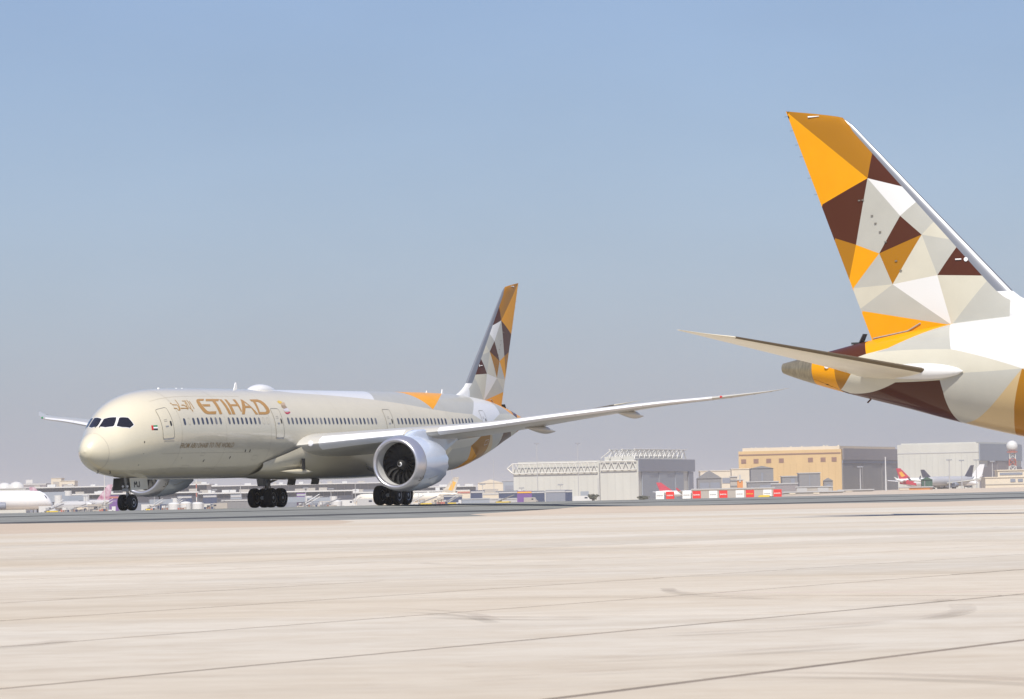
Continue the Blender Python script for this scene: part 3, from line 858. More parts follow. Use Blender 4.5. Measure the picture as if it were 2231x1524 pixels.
# ---- engine
EX, EP, EZ = 25.2, 9.73, 2.63
def make_engine(root, side):
    O_ = lambda x, r, a: L(EX+x, side*EP+r*math.sin(a), EZ+r*math.cos(a))
    NA = 96
    prof = [(1.0,1.862),(1.5,1.878),(2.2,1.878),(3.0,1.84),(3.8,1.76),(4.5,1.655),(4.95,1.575)]
    vs = []; fs = []
    for x, r in prof:
        for i in range(NA): vs.append(O_(x, r, 2*PI*i/NA))
    # chevron edge
    nch = 16
    for i in range(NA):
        u = (i*nch/NA) % 1.0; tri = 1-abs(2*u-1)
        vs.append(O_(5.02+.34*tri, 1.565-.065*tri, 2*PI*i/NA))
    for i in range(NA):
        u = (i*nch/NA) % 1.0; tri = 1-abs(2*u-1)
        vs.append(O_(5.01+.34*tri, 1.545-.065*tri, 2*PI*i/NA))
    for x, r in ((4.2, 1.54), (3.4, 1.5)):
        for i in range(NA): vs.append(O_(x, r, 2*PI*i/NA))
    rows = len(vs)//NA
    for k in range(rows-1):
        for i in range(NA):
            j = (i+1) % NA; fs.append((k*NA+i, k*NA+j, (k+1)*NA+j, (k+1)*NA+i))
    nac = fix_normals(newmesh('engine_nacelle', vs, fs, M_NAC, root, True, sharp=40))
    nac['label'] = ('port' if side > 0 else 'starboard')+' engine with pale nacelle and toothed exhaust edge'
    def ring(name, prof, m, n=96, par=nac, sharp=None):
        vs = []; fs = []
        for x, r in prof:
            for i in range(n): vs.append(O_(x, r, 2*PI*i/n))
        for k in range(len(prof)-1):
            for i in range(n):
                j = (i+1) % n; fs.append((k*n+i, k*n+j, (k+1)*n+j, (k+1)*n+i))
        return newmesh(name, vs, fs, m, par, True, sharp=sharp)
    ring('intake_lip', [(1.0,1.860),(.75,1.845),(.5,1.815),(.3,1.775),(.15,1.725),(.06,1.675),(.01,1.615),(0,1.575),(.015,1.53),(.06,1.48),(.14,1.445),(.24,1.425)], M_LIP)
    ring('intake_liner', [(.24,1.425),(.5,1.415),(.8,1.42),(1.1,1.43)], M_LINER)
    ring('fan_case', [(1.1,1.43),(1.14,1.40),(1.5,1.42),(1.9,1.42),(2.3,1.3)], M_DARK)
    ring('lip_seam', [(.985,1.868),(1.015,1.869)], M_SEAM2)
    # back plate far behind the fan
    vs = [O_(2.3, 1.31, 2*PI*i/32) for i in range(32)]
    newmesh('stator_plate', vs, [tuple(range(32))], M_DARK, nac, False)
    # spinner
    ring('spinner', [(.62,.003),(.68,.09),(.80,.19),(.98,.29),(1.2,.38),(1.5,.46),(1.9,.5)], M_BLACK, 32)
    # white spiral
    vs = []; fs = []; N = 40
    for i in range(N+1):
        t = i/N; a = 5.4*t+0.6; x = .66+.17*t+0.02
        xr = pchip([(.62,.003),(.68,.09),(.80,.19),(.98,.29),(1.2,.38)])
        wd = .075*math.sin(PI*min(1, .15+t*.9))
        for dx in (-wd/2, wd/2): 
            xx = max(.625, x+dx); vs.append(O_(xx-.015, xr(xx)+.012, side*a))
    for i in range(N): fs.append((2*i, 2*i+1, 2*i+3, 2*i+2))
    newmesh('spinner_spiral', vs, fs, M_WHITEP, nac)
    # fan blades
    NB = 18; m = 12
    base = None
    for b in range(NB):
        a0 = 2*PI*b/NB
        vs = []; fs = []
        for i in range(m+1):
            t = i/m; r = .42+(1.40-.42)*t
            sweep = .16*math.sin(PI*t*.9)-.34*max(0, t-.5)**1.5
            ch = .30+.16*math.sin(PI*t); st = math.radians(28+36*t)
            for k, (u, th) in enumerate(((-.5, 0), (0, .018), (.5, 0), (0, -.018))):
                dx = u*ch*math.cos(st)+th*math.sin(st); dy = u*ch*math.sin(st)-th*math.cos(st)
                vs.append(O_(1.42+dx-.05*t, r, side*(a0+(sweep+dy)/max(r, .4))))
        for i in range(m):
            for k in range(4):
                q = (k+1) % 4; fs.append((i*4+k, i*4+q, (i+1)*4+q, (i+1)*4+k))
        fs.append((0,1,2,3)); fs.append((m*4, m*4+3, m*4+2, m*4+1))
        fix_normals(newmesh('fan_blade', vs, fs, M_BLADE, nac, True, sharp=30))
    # core nozzle and plug
    ring('core_nozzle', [(3.4,1.15),(4.4,1.08),(5.4,.92),(6.2,.74),(6.22,.70),(5.6,.74),(5.0,.76)], M_EXH, 48, sharp=40)
    ring('exhaust_plug', [(5.0,.55),(5.8,.50),(6.5,.34),(7.0,.14),(7.15,.01)], M_EXH, 32)
    # pylon
    mb = []; fs = []
    secs = []
    for x, zl, zh, w in ((1.6,1.80,1.90,.05),(2.2,1.75,2.12,.22),(3.2,1.6,2.28,.30),(4.4,1.3,2.30,.34),(5.8,.7,2.2,.34),(7.2,.75,2.1,.30),(9.0,1.3,1.95,.16),(10.0,1.6,1.9,.04)):
        secs.append([L(EX+x, side*EP-w, EZ+zl), L(EX+x, side*EP+w, EZ+zl), L(EX+x, side*EP+w*.9, EZ+zh-.08), L(EX+x, side*EP+w*.45, EZ+zh), L(EX+x, side*EP-w*.45, EZ+zh), L(EX+x, side*EP-w*.9, EZ+zh-.08)])
    for i in range(len(secs)-1):
        for j in range(6):
            k = (j+1) % 6; fs.append((i*6+j, i*6+k, (i+1)*6+k, (i+1)*6+j))
    fs.append(tuple(range(6))); fs.append(tuple((len(secs)-1)*6+j for j in range(6)))
    fix_normals(newmesh('pylon', [v for s in secs for v in s], fs, M_NAC, nac, True, sharp=40))
    # strake, latch door, drain
    for sg in (1, -1):
        a = math.radians(125)*sg
        q = [O_(.98, 1.872, a-.16), O_(1.10, 1.876, a-.02), O_(.80, 1.858, a+.10), O_(.62, 1.84, a+.10)]
        newmesh('lip_latch', q, [(0, 1, 2, 3)], M_SEAM, nac, False)
        q = [O_(.70, 1.852, a-.06), O_(.78, 1.858, a-.06), O_(.78, 1.858, a-.01), O_(.70, 1.852, a-.01)]
        newmesh('lip_vent', q, [(0, 1, 2, 3)], M_BLACK, nac, False)
        MB().bar(O_(2.0, 1.885, a), O_(3.2, 1.835, a-.12), .02, 4).build('cowl_seam', M_SEAM2, nac)
    MB().bar(O_(2.6, 1.85, PI), O_(2.7, 2.0, PI), .04).build('drain_mast', M_BLACK, nac)
    return nac

# ---- landing gear
def wheel(parent, c, R, W, name='tyre'):
    """c in local axes; axle along y"""
    pr = []
    n = 10
    for i in range(n+1):
        a = PI*i/n
        pr.append((-W/2*math.cos(a)*(1 if True else 0), R-.30*W*(1-abs(math.sin(a))**.55)))
    prof = [(-W*.36, R*.56), (-W*.47, R*.62)] + [(-W/2*math.copysign(abs(math.cos(PI*i/12))**.55, math.cos(PI*i/12)), R*.70+R*.30*abs(math.sin(PI*i/12))**.5) for i in range(13)] + [(W*.47, R*.62), (W*.36, R*.56)]
    t = MB().lathe(prof, c, (0, 1, 0), 40).build(name, M_RUBBER, parent, True)
    for sg in (1, -1):
        rp = [(0, R*.57), (W*.37, R*.57), (W*.40, R*.53), (W*.36, R*.47), (W*.20, R*.40), (W*.22, R*.22), (W*.36, R*.18), (W*.40, R*.10), (W*.41, .01)]
        MB().lathe(rp, c, (0, sg, 0), 32).build('wheel_rim', M_RIM, parent, True, 30)

def make_nose_gear(root):
    mb = MB()
    mb.bar(G0(NG-.35, 0, 2.5), G0(NG, 0, 1.25), .12, 12).bar(G0(NG, 0, 1.35), G0(NG, 0, .51), .085, 12)
    mb.bar(G0(NG, -.42, .51), G0(NG, .42, .51), .06, 10)
    mb.bar(G0(NG-.05, 0, 1.2), G0(NG+1.3, 0, 2.2), .06, 8)
    mb.box(G0(NG-.1, 0, 1.32), (.34, .44, .2))
    g = mb.build('nose_gear', M_STRUT, root, True)
    MB().bar(G0(NG+.18, 0, 1.15), G0(NG+.34, 0, .85), .04).bar(G0(NG+.34, 0, .85), G0(NG+.1, 0, .55), .04).bar(G0(NG-.2, .18, 1.35), G0(NG-.2, .18, 1.75), .05).bar(G0(NG-.2, -.18, 1.35), G0(NG-.2, -.18, 1.75), .05).bar(G0(NG-.3, -.2, 1.8), G0(NG+.25, .2, 1.15), .02).bar(G0(NG-.15, .2, 2.0), G0(NG+.2, .12, .9), .02).build('gear_linkage', M_GEARDK, g, True)
    for p in (.17, -.17):
        MB().lathe([(0,.02),(.04,.075),(.10,.08),(.16,.05)], G0(NG-.34, p, 1.55), (1, 0, 0), 12).build('taxi_light', M_LAMP, g, True)
    for p in (.31, -.31):
        wheel(g, G0(NG, p, .51), .51, .40)
    for side in (1, -1):
        mb = MB(); mb.box((0, 0, 0), (1.62, .05, .78))
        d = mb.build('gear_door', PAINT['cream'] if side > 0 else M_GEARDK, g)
        d.location = G0(NG+.10, side*.62, 1.70); d.rotation_euler = (side*-.10, -.02, 0)
        mb = MB(); mb.box((0, 0, 0), (.62, .05, .74))
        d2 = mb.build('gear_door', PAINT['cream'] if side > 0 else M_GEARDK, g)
        d2.location = G0(NG+1.25, side*.60, 1.72); d2.rotation_euler = (side*-.10, -.02, 0)
        # registration letters on the door
        if side == 1:
            def stroke(pts, w=.055):
                b = MB()
                for a, c in zip(pts, pts[1:]):
                    b.bar((a[0], -.035, a[1]), (c[0], -.035, c[1]), w/2, 4)
                return b
            b = stroke([(-.36,-.22),(-.33,.14),(-.18,-.06),(-.03,.14),(-.01,-.22)]); o = b.build('registration_letter', M_BLACK, g); o.location = d.location; o.rotation_euler = d.rotation_euler
            b = stroke([(.32,.14),(.32,-.12),(.26,-.21),(.16,-.21),(.11,-.12)]); o = b.build('registration_letter', M_BLACK, g); o.location = d.location; o.rotation_euler = d.rotation_euler
    return g

MGS = NG+28.88
def make_main_gear(root, side):
    p0 = side*4.9; R = .685
    mb = MB()
    mb.bar(G0(MGS-.1, p0-side*.3, 3.3), G0(MGS, p0, 1.5), .19, 14).bar(G0(MGS, p0, 1.6), G0(MGS, p0, R), .13, 12)
    mb.bar(G0(MGS-.85, p0, R), G0(MGS+.85, p0, R), .13, 10)
    for s in (MGS-.73, MGS+.73): mb.bar(G0(s, p0-.85, R), G0(s, p0+.85, R), .09, 10)
    mb.bar(G0(MGS, p0, 1.7), G0(MGS+.4, p0-side*2.1, 2.6), .09, 8)
    mb.bar(G0(MGS, p0, 1.7), G0(MGS-1.7, p0-side*1.2, 2.8), .08, 8)
    g = mb.build('main_gear', M_STRUT, root, True)
    g['label'] = ('port' if side > 0 else 'starboard')+' main landing gear with four wheels'
    MB().bar(G0(MGS-.22, p0, 1.55), G0(MGS-.5, p0, 1.1), .05).bar(G0(MGS-.5, p0, 1.1), G0(MGS-.1, p0, .8), .05).bar(G0(MGS+.2, p0+.12, 2.4), G0(MGS+.25, p0+.1, .8), .025).bar(G0(MGS-.2, p0-.12, 2.4), G0(MGS-.3, p0-.15, .8), .025).bar(G0(MGS-.6, p0+.2, .95), G0(MGS+.6, p0+.2, .95), .04).build('gear_linkage', M_GEARDK, g, True)
    for s in (MGS-.73, MGS+.73):
        for q in (-.65, .65):
            wheel(g, G0(s, p0+q, R), R, .53)
    # brake packs
    for s in (MGS-.73, MGS+.73):
        for q in (-.28, .28):
            MB().lathe([(-.1,.1),(-.1,.26),(.1,.26),(.1,.1)], G0(s, p0+q, R), (0, 1, 0), 18).build('brake_pack', M_GEARDK, g, True)
    mb = MB(); mb.box((0, 0, 0), (1.3, .06, 1.5))
    d = mb.build('gear_door', M_STRUT, g); d.location = G0(MGS+.05, p0+side*.55, 2.25); d.rotation_euler = (side*.15, 0, 0)
    return g

def make_airliner():
    root = empty('airliner')
    make_fuselage(root); make_belly(root); make_fin(root)
    for sd in (1, -1):
        make_wing(root, sd); make_stab(root, sd); make_engine(root, sd); make_main_gear(root, sd)
    make_nose_gear(root)
    make_skin_details(root)
    make_windows(root, 1)
    make_lettering(root)
    return root

YAW = 0.42092
plane = make_airliner()
plane.location = (-24.744, 277.553, 0.0)
plane.rotation_euler = (0, 0, PI/2-YAW)
tag(plane, 'cream airliner with gold lettering taxiing on the asphalt, whole aircraft in view', 'airliner', 'large airliners in matching livery')
YAW2 = 0.5128
near = copy_tree(plane, None, skip=('title_letter', 'arabic_letter', 'slogan', 'crest', 'flag', 'window', 'window_plug'))
a2 = Vector((-math.cos(YAW2), math.sin(YAW2), 0))
near_loc = Vector((18.511, 176.187, 0)) - a2*(60-NG)
NEAR_Z = -0.4347-PT*(60-NG)
near.location = (near_loc.x, near_loc.y, NEAR_Z)
near.rotation_euler = (0, 0, PI-YAW2)
tag(near, 'near airliner cut by the right edge, only its colourful tail in view', 'airliner', 'large airliners in matching livery')
for ch in near.children:          # wing group sits further forward on this one
    if ch.name.split('.')[0] in ('wing', 'engine_nacelle', 'main_gear', 'belly_fairing', 'belly_door', 'ram_air_inlet', 'air_scoop'):
        ch.location.x -= 6.0; ch.location.z -= PT*-6.0
make_windows(near, -1, 40)

# ------------------------------------------------------------------ ground: concrete apron, crowned asphalt taxiway, far airfield
AX = Vector((math.sin(YAW), math.cos(YAW), 0)); BX = Vector((math.cos(YAW), -math.sin(YAW), 0)); Q0 = Vector((-24.744, 277.553, 0))
def TX(u, p, z=0.0):              # along the taxiway, across it (towards the apron), height
    q = Q0+AX*u+BX*p; return (q.x, q.y, z)
def to_tx(x, y):
    d = Vector((x, y, 0))-Q0; return d.dot(AX), d.dot(BX)
zg0 = pchip([(-9000,-1.0),(-300,-1.0),(-120,-.98),(-60,-.85),(-34,-.45),(-18,-.12),(-9,-.02),(-5.5,0),(5.5,0),(9,-.06),(18,-.40),(28,-.76),(40,-.80),(81,-.83),(137,-.87),(400,-.9)])
def sstep(a, b, x):
    t = min(max((x-a)/(b-a), 0), 1); return t*t*(3-2*t)
def far_rise(x, y):               # the airfield climbs gently towards the hangars on the right
    if y < 900: return 0.0
    an = x/y
    return 3.0*sstep(0.045, 0.085, an)*sstep(1100, 2300, y)
def ground_z(x, y):
    u, p = to_tx(x, y); return zg0(p)+far_rise(x, y)

def ground_material(name, c1, c2, c3, sc=0.06, fine=1.6, rough=0.85, per_slab=False, streak=0.0):
    m = bpy.data.materials.new(name); m.use_nodes = True
    nt = m.node_tree; b = nt.nodes['Principled BSDF']; b.inputs['Roughness'].default_value = rough
    b.inputs['Specular IOR Level'].default_value = 0.05
    g = nt.nodes.new('ShaderNodeNewGeometry')
    mp = nt.nodes.new('ShaderNodeMapping'); mp.inputs['Rotation'].default_value = (0, 0, -(PI/2-YAW)); mp.inputs['Scale'].default_value = (0.35, 1.0, 1.0)
    # rotate so x runs along the taxiway: wear stretches that way
    nt.links.new(g.outputs['Position'], mp.inputs['Vector'])
    n1 = nt.nodes.new('ShaderNodeTexNoise'); n1.inputs['Scale'].default_value = sc; n1.inputs['Detail'].default_value = 8; n1.inputs['Roughness'].default_value = 0.62
    n2 = nt.nodes.new('ShaderNodeTexNoise'); n2.inputs['Scale'].default_value = fine; n2.inputs['Detail'].default_value = 10; n2.inputs['Roughness'].default_value = 0.68
    nt.links.new(mp.outputs[0], n1.inputs['Vector']); nt.links.new(g.outputs['Position'], n2.inputs['Vector'])
    r1 = nt.nodes.new('ShaderNodeValToRGB'); r1.color_ramp.elements[0].position = .33; r1.color_ramp.elements[1].position = .68
    r1.color_ramp.elements[0].color = (*c1, 1); r1.color_ramp.elements[1].color = (*c2, 1)
    nt.links.new(n1.outputs['Fac'], r1.inputs['Fac'])
    r2 = nt.nodes.new('ShaderNodeMapRange'); r2.inputs['From Min'].default_value = .42; r2.inputs['From Max'].default_value = .72; r2.inputs['To Max'].default_value = .55
    nt.links.new(n2.outputs['Fac'], r2.inputs['Value'])
    mx = nt.nodes.new('ShaderNodeMix'); mx.data_type = 'RGBA'
    nt.links.new(r2.outputs[0], mx.inputs['Factor']); nt.links.new(r1.outputs[0], mx.inputs['A']); mx.inputs['B'].default_value = (*c3, 1)
    out = mx.outputs['Result']
    if streak:                    # long sweeping and braking streaks
        mp3 = nt.nodes.new('ShaderNodeMapping'); mp3.inputs['Rotation'].default_value = (0, 0, .10); mp3.inputs['Scale'].default_value = (.035, .5, 1)
        nt.links.new(g.outputs['Position'], mp3.inputs['Vector'])
        n4 = nt.nodes.new('ShaderNodeTexNoise'); n4.inputs['Scale'].default_value = 1.0; n4.inputs['Detail'].default_value = 9; n4.inputs['Roughness'].default_value = .7
        nt.links.new(mp3.outputs[0], n4.inputs['Vector'])
        r4 = nt.nodes.new('ShaderNodeMapRange'); r4.inputs['From Min'].default_value = .5; r4.inputs['From Max'].default_value = .78; r4.inputs['To Max'].default_value = streak
        nt.links.new(n4.outputs['Fac'], r4.inputs['Value'])
        m4 = nt.nodes.new('ShaderNodeMix'); m4.data_type = 'RGBA'
        nt.links.new(r4.outputs[0], m4.inputs['Factor']); nt.links.new(out, m4.inputs['A']); m4.inputs['B'].default_value = (*[c*.78 for c in c3], 1)
        out = m4.outputs['Result']
    if per_slab:
        oi = nt.nodes.new('ShaderNodeObjectInfo')
        mr = nt.nodes.new('ShaderNodeMapRange'); mr.inputs['To Min'].default_value = .90; mr.inputs['To Max'].default_value = 1.06
        nt.links.new(oi.outputs['Random'], mr.inputs['Value'])
        mu = nt.nodes.new('ShaderNodeMix'); mu.data_type = 'RGBA'; mu.blend_type = 'MULTIPLY'; mu.inputs['Factor'].default_value = 1.0
        cb = nt.nodes.new('ShaderNodeCombineColor')
        for k in range(3): nt.links.new(mr.outputs[0], cb.inputs[k])
        nt.links.new(out, mu.inputs['A']); nt.links.new(cb.outputs[0], mu.inputs['B']); out = mu.outputs['Result']
    nt.links.new(out, b.inputs['Base Color'])
    bp = nt.nodes.new('ShaderNodeBump'); bp.inputs['Strength'].default_value = .25; bp.inputs['Distance'].default_value = .01
    n3 = nt.nodes.new('ShaderNodeTexNoise'); n3.inputs['Scale'].default_value = 14; n3.inputs['Detail'].default_value = 5
    nt.links.new(g.outputs['Position'], n3.inputs['Vector']); nt.links.new(n3.outputs['Fac'], bp.inputs['Height']); nt.links.new(bp.outputs[0], b.inputs['Normal'])
    return m
CONC = ((.475,.41,.32), (.565,.54,.485), (.40,.335,.26))
M_CONC = ground_material('apron_concrete', *CONC, sc=.04, streak=.5)
M_SLAB = ground_material('apron_slab_concrete', *CONC, sc=.04, per_slab=True, streak=.5)
M_ASPH = ground_material('taxiway_asphalt', (.19,.195,.185), (.245,.25,.238), (.15,.154,.146), sc=.22, fine=.5, streak=.6)
M_SAND = ground_material('airfield_sand', (.44,.36,.28), (.52,.45,.37), (.36,.30,.24), sc=.004, fine=.03)
M_JOINT = mat('joint_filler', (.25,.20,.155), .9, noise=.35, scale=.8)
M_TYREMARK = None

def sheet(name, us, ps, m, dz=0.0, low=None):
    vs = []; fs = []
    for p in ps:
        for u in us:
            x, y, _ = TX(u, p); vs.append((x, y, ground_z(x, y)+dz))
    n = len(us)
    for j in range(len(ps)-1):
        for i in range(n-1):
            fs.append((j*n+i, j*n+i+1, (j+1)*n+i+1, (j+1)*n+i))
    o = newmesh(name, vs, fs, m, None, True)
    if o.data.polygons[0].normal.z < 0: o.data.flip_normals()
    return tag(o, kind='structure')

# far airfield, one sheet to the horizon (lies below the paving)
vs = []; fs = []
xs = [-12000,-8000,-5000,-3000,-2000,-1400,-1000,-700,-500]+[-350+50*i for i in range(15)]+[400+60*i for i in range(20)]+[1700,2200,3000,5000,8000,12000]
ys = [-600,-200,0,100,200,250,300,350,400,450,500,560,640,720,800,900,1000,1100,1250,1400,1550,1700,1850,2000,2150,2300,2500,2700,3000,3400,4000,5000,7000,10000,15000,24000]
for y in ys:
    for x in xs: vs.append((x, y, ground_z(x, y)-.12))
n = len(xs)
for j in range(len(ys)-1):
    for i in range(n-1): fs.append((j*n+i, j*n+i+1, (j+1)*n+i+1, (j+1)*n+i))
terrain = tag(newmesh('airfield_ground', vs, fs, M_SAND), kind='structure')

PE = 28.0
us_t = [-4000,-2000,-1000,-500,-300]+[-250+25*i for i in range(34)]+[700,1000,1600,2500,4000]
taxiway = sheet('taxiway', us_t, [-40,-34,-26,-18,-13,-9,-7,-5.5,-3,0,3,5.5,7,9,12,16,20,24,PE], M_ASPH)
# yellow centreline and edge markings, slightly above the asphalt
M_YLINE = mat('taxiway_yellow_paint', (.50,.34,.07), .7, noise=.35, scale=.8)
M_WLINE = mat('taxiway_white_paint', (.55,.55,.53), .7, noise=.3, scale=.8)
def marking(name, p0, p1, u0, u1, m, parent=taxiway):
    us = [u0+(u1-u0)*i/40 for i in range(41)]
    vs = [TX(u, p, zg0(p)+.006) for p in (p0, p1) for u in us]
    fs = [(i, i+1, 41+i+1, 41+i) for i in range(40)]
    o = newmesh(name, vs, fs, m, parent, False)
    if o.data.polygons[0].normal.z < 0: o.data.flip_normals()
    return o
marking('centreline', -.25, .25, -300, 700, M_YLINE)
M_RUBS = mat('rubber_streak', (.055,.055,.052), .8, noise=.35, scale=.5, stretch=(.08,.08,1))
marking('shoulder_seam', 12.4, 13.1, -300, 700, M_RUBS)
marking('shoulder_seam', 19.6, 21.2, -300, 700, M_RUBS)
marking('edge_line', 10.6, 10.75, 120, 700, M_WLINE)
marking('edge_line', 10.95, 11.1, 120, 700, M_WLINE)

# concrete apron: single slabs in front of the camera, one sheet beyond
SW, SL = 3.75, 15.0
U_CAM, P_CAM = to_tx(0, 0)
def visible_xy(x, y):
    return 15 < y < 112 and abs(x) < y*0.1205+1.2
slabs = set()
pj0, pj1 = 20, 36        # strips between 75 m and 135 m
for j in range(pj0, pj1):
    for i in range(-30, 8):
        hit = False
        for a in range(0, 16):
            for b_ in range(0, 5):
                x, y, _ = TX((i+a/15)*SL, (j+b_/4)*SW)
                if visible_xy(x, y): hit = True; break
            if hit: break
        if hit: slabs.add((i, j))
ps = [PE]+[PE+ (75-PE)*k/6 for k in range(1, 6)]+[j*SW for j in range(pj0, pj1+1)]+[150,180,230,300,400]
iu = list(range(-34, 9))
us = [-4000,-2500,-1500,-900]+[i*SL for i in iu]+[200,300,450,700,1100,1800,2800,4000]
vs = []; fs = []; fm = []
def apz(p): return zg0(p)
for p in ps:
    for u in us:
        x, y, _ = TX(u, p); vs.append((x, y, zg0(p)))
n = len(us)
low = []
for j in range(len(ps)-1):
    for i in range(n-1):
        key = (round(us[i]/SL), round(ps[j]/SW)) if (abs(us[i]/SL-round(us[i]/SL)) < 1e-6 and abs(ps[j]/SW-round(ps[j]/SW)) < 1e-6) else None
        if key in slabs and abs(us[i+1]-us[i]-SL) < 1e-3:
            low.append((us[i], us[i+1], ps[j], ps[j+1])); continue
        fs.append((j*n+i, j*n+i+1, (j+1)*n+i+1, (j+1)*n+i)); fm.append(0)
for u0, u1, p0, p1 in low:       # joint bed under the slabs
    k = len(vs)
    for u, p in ((u0, p0), (u1, p0), (u1, p1), (u0, p1)):
        x, y, _ = TX(u, p); vs.append((x, y, zg0(p)-.007))
    fs.append((k, k+1, k+2, k+3)); fm.append(1)
apron = newmesh('concrete_apron', vs, fs, [M_CONC, M_JOINT], None, False, fm)
for pl in apron.data.polygons:
    if pl.normal.z < 0: pl.flip()
tag(apron, kind='structure')
rs = random.Random(3)
for (i, j) in sorted(slabs, key=lambda k: (k[1], k[0])):
    gj, gu = .062, .012
    u0, u1, p0, p1 = i*SL+gu, (i+1)*SL-gu, j*SW+gj, (j+1)*SW-gj
    dz = rs.uniform(-.0015, .0015); bv = .010
    vs = []
    for (ua, ub, pa, pb, dd) in ((u0, u1, p0, p1, -.05), (u0, u1, p0, p1, -.004), (u0+bv, u1-bv, p0+bv, p1-bv, 0)):
        for u, p in ((ua, pa), (ub, pa), (ub, pb), (ua, pb)):
            x, y, _ = TX(u, p); vs.append((x, y, zg0(p)+dz+dd))
    fs = [(8,9,10,11)]
    for r in (0, 4):
        for k in range(4):
            q = (k+1) % 4; fs.append((r+k, r+q, r+4+q, r+4+k))
    o = newmesh('slab', vs, fs, M_SLAB, apron, False)
    fix_normals(o)
    if o.data.polygons[0].normal.z < 0: o.data.flip_normals()

# tyre marks and one worn paint line on the concrete
def stain_material(name, col, amt):
    m = bpy.data.materials.new(name); m.use_nodes = True
    nt = m.node_tree; b = nt.nodes['Principled BSDF']; b.inputs['Base Color'].default_value = (*col, 1); b.inputs['Roughness'].default_value = .9
    tr = nt.nodes.new('ShaderNodeBsdfTransparent'); mx = nt.nodes.new('ShaderNodeMixShader')
    g = nt.nodes.new('ShaderNodeNewGeometry'); nz = nt.nodes.new('ShaderNodeTexNoise'); nz.inputs['Scale'].default_value = .5; nz.inputs['Detail'].default_value = 6
    nt.links.new(g.outputs['Position'], nz.inputs['Vector'])
    mr = nt.nodes.new('ShaderNodeMapRange'); mr.inputs['From Min'].default_value = .38; mr.inputs['From Max'].default_value = .7; mr.inputs['To Max'].default_value = amt
    nt.links.new(nz.outputs['Fac'], mr.inputs['Value']); nt.links.new(mr.outputs[0], mx.inputs[0])
    nt.links.new(tr.outputs[0], mx.inputs[1]); nt.links.new(b.outputs[0], mx.inputs[2])
    nt.links.new(mx.outputs[0], nt.nodes['Material Output'].inputs['Surface'])
    return m
M_MARK = stain_material('tyre_mark_rubber', (.17, .12, .09), .30)
M_PLINE = stain_material('faded_pink_line', (.55, .38, .38), .8)
def ribbon(name, pts, w, m, lift=.009):
    P = []
    for i in range(len(pts)-1):
        a = Vector(pts[max(i-1, 0)]); b = Vector(pts[i]); c = Vector(pts[i+1]); d = Vector(pts[min(i+2, len(pts)-1)])
        for k in range(8):
            t = k/8
            P.append(.5*((2*b)+(c-a)*t+(2*a-5*b+4*c-d)*t*t+(3*b-a-3*c+d)*t**3))
    P.append(Vector(pts[-1])); vs = []; fs = []
    for i, q in enumerate(P):
        d = (P[min(i+1, len(P)-1)]-P[max(i-1, 0)]).normalized(); nn = Vector((-d.y, d.x))*w/2
        for e in (q+nn, q-nn): vs.append((e.x, e.y, ground_z(e.x, e.y)+lift))
    for i in range(len(P)-1): fs.append((2*i, 2*i+1, 2*i+3, 2*i+2))
    o = newmesh(name, vs, fs, m, apron, False)
    if o.data.polygons[0].normal.z < 0: o.data.flip_normals()
    return o
rt = random.Random(11)
for k in range(40):
    y0 = 22*math.exp(rt.uniform(0, 2.0)); x0 = rt.uniform(-.14, .14)*y0
    an = rt.choice([0, 0, .15, -.15, .5, -.5, PI-.3])+rt.uniform(-.1, .1); Ln = y0*rt.uniform(.04, .16); cv = rt.uniform(-1.6, 1.6)
    pts = []; x, y = x0, y0
    for i in range(6):
        pts.append((x, y)); x += math.cos(an)*Ln/5; y += math.sin(an)*Ln/5*1.8; an += cv/5
    ribbon('tyre_mark', pts, rt.uniform(.12, .26), M_MARK, .009+.0006*k)
ribbon('painted_line', [(1.9, 42.0), (3.2, 41.0), (4.6, 39.9), (6.5, 38.4)], .12, M_PLINE, .034)
# loops left by turning vehicles
ribbon('tyre_mark', [(-2.6, 49), (-3.9, 50.6), (-5.2, 51), (-6.5, 50.6)], .2, M_MARK, .032)
ribbon('tyre_mark', [(-2.6, 49), (-3.6, 47.6), (-5.0, 46.8), (-6.5, 46.6)], .2, M_MARK, .033)

# ------------------------------------------------------------------ far side of the airfield
def bx(u, D): return (u-1115.5)/FOCAL_PX*D
def hor(u): return 1092.3-.0208*(u-1115.5)
def bz(u, v, D): return CAM_Z+(hor(u)-v)/FOCAL_PX*D
def base_at(u, D): x = bx(u, D); return Vector((x, D, ground_z(x, D)-.12))
def reach(C, d, u):
    k = (u-1115.5)/FOCAL_PX
    return (k*C.y-C.x)/(d.x-k*d.y)

B_WHITE = mat('cladding_white', (.50,.50,.46), .6, noise=.10, scale=.12, stretch=(1,1,.15))
B_GREYD = mat('door_grey', (.26,.295,.345), .6, noise=.08, scale=.08)  # grey door paint, darkened further to put shade on the hangar fronts
B_GREYD2 = mat('door_grey_dark', (.20,.22,.27), .6, noise=.08, scale=.08)
B_BEIGE = mat('cladding_beige', (.56,.39,.185), .6, noise=.10, scale=.12, stretch=(1,1,.15))
B_FASCIA = mat('fascia_grey', (.24,.22,.23), .6, noise=.1, scale=.08)  # grey deepened so the hangar fronts look shaded despite grazing sun
B_CREAM = mat('render_cream', (.60,.53,.42), .7, noise=.08, scale=.1)
B_BROWN = mat('window_brown', (.22,.12,.09), .5)
B_DARK = mat('shed_dark_grey', (.20,.20,.21), .6, noise=.12, scale=.1)
B_GLASS = mat('terminal_glass', (.022,.034,.068), .5, noise=.35, scale=.05, spec=.2)
B_CONC = mat('site_concrete', (.40,.37,.33), .8, noise=.2, scale=.1)
B_STEEL = mat('galvanised_steel', (.42,.42,.42), .5, noise=.1)
B_REDW = mat('obstruction_red', (.40,.14,.11), .5)
B_ORANGE = mat('orange_board', (.62,.24,.06), .6, noise=.15, scale=.3)
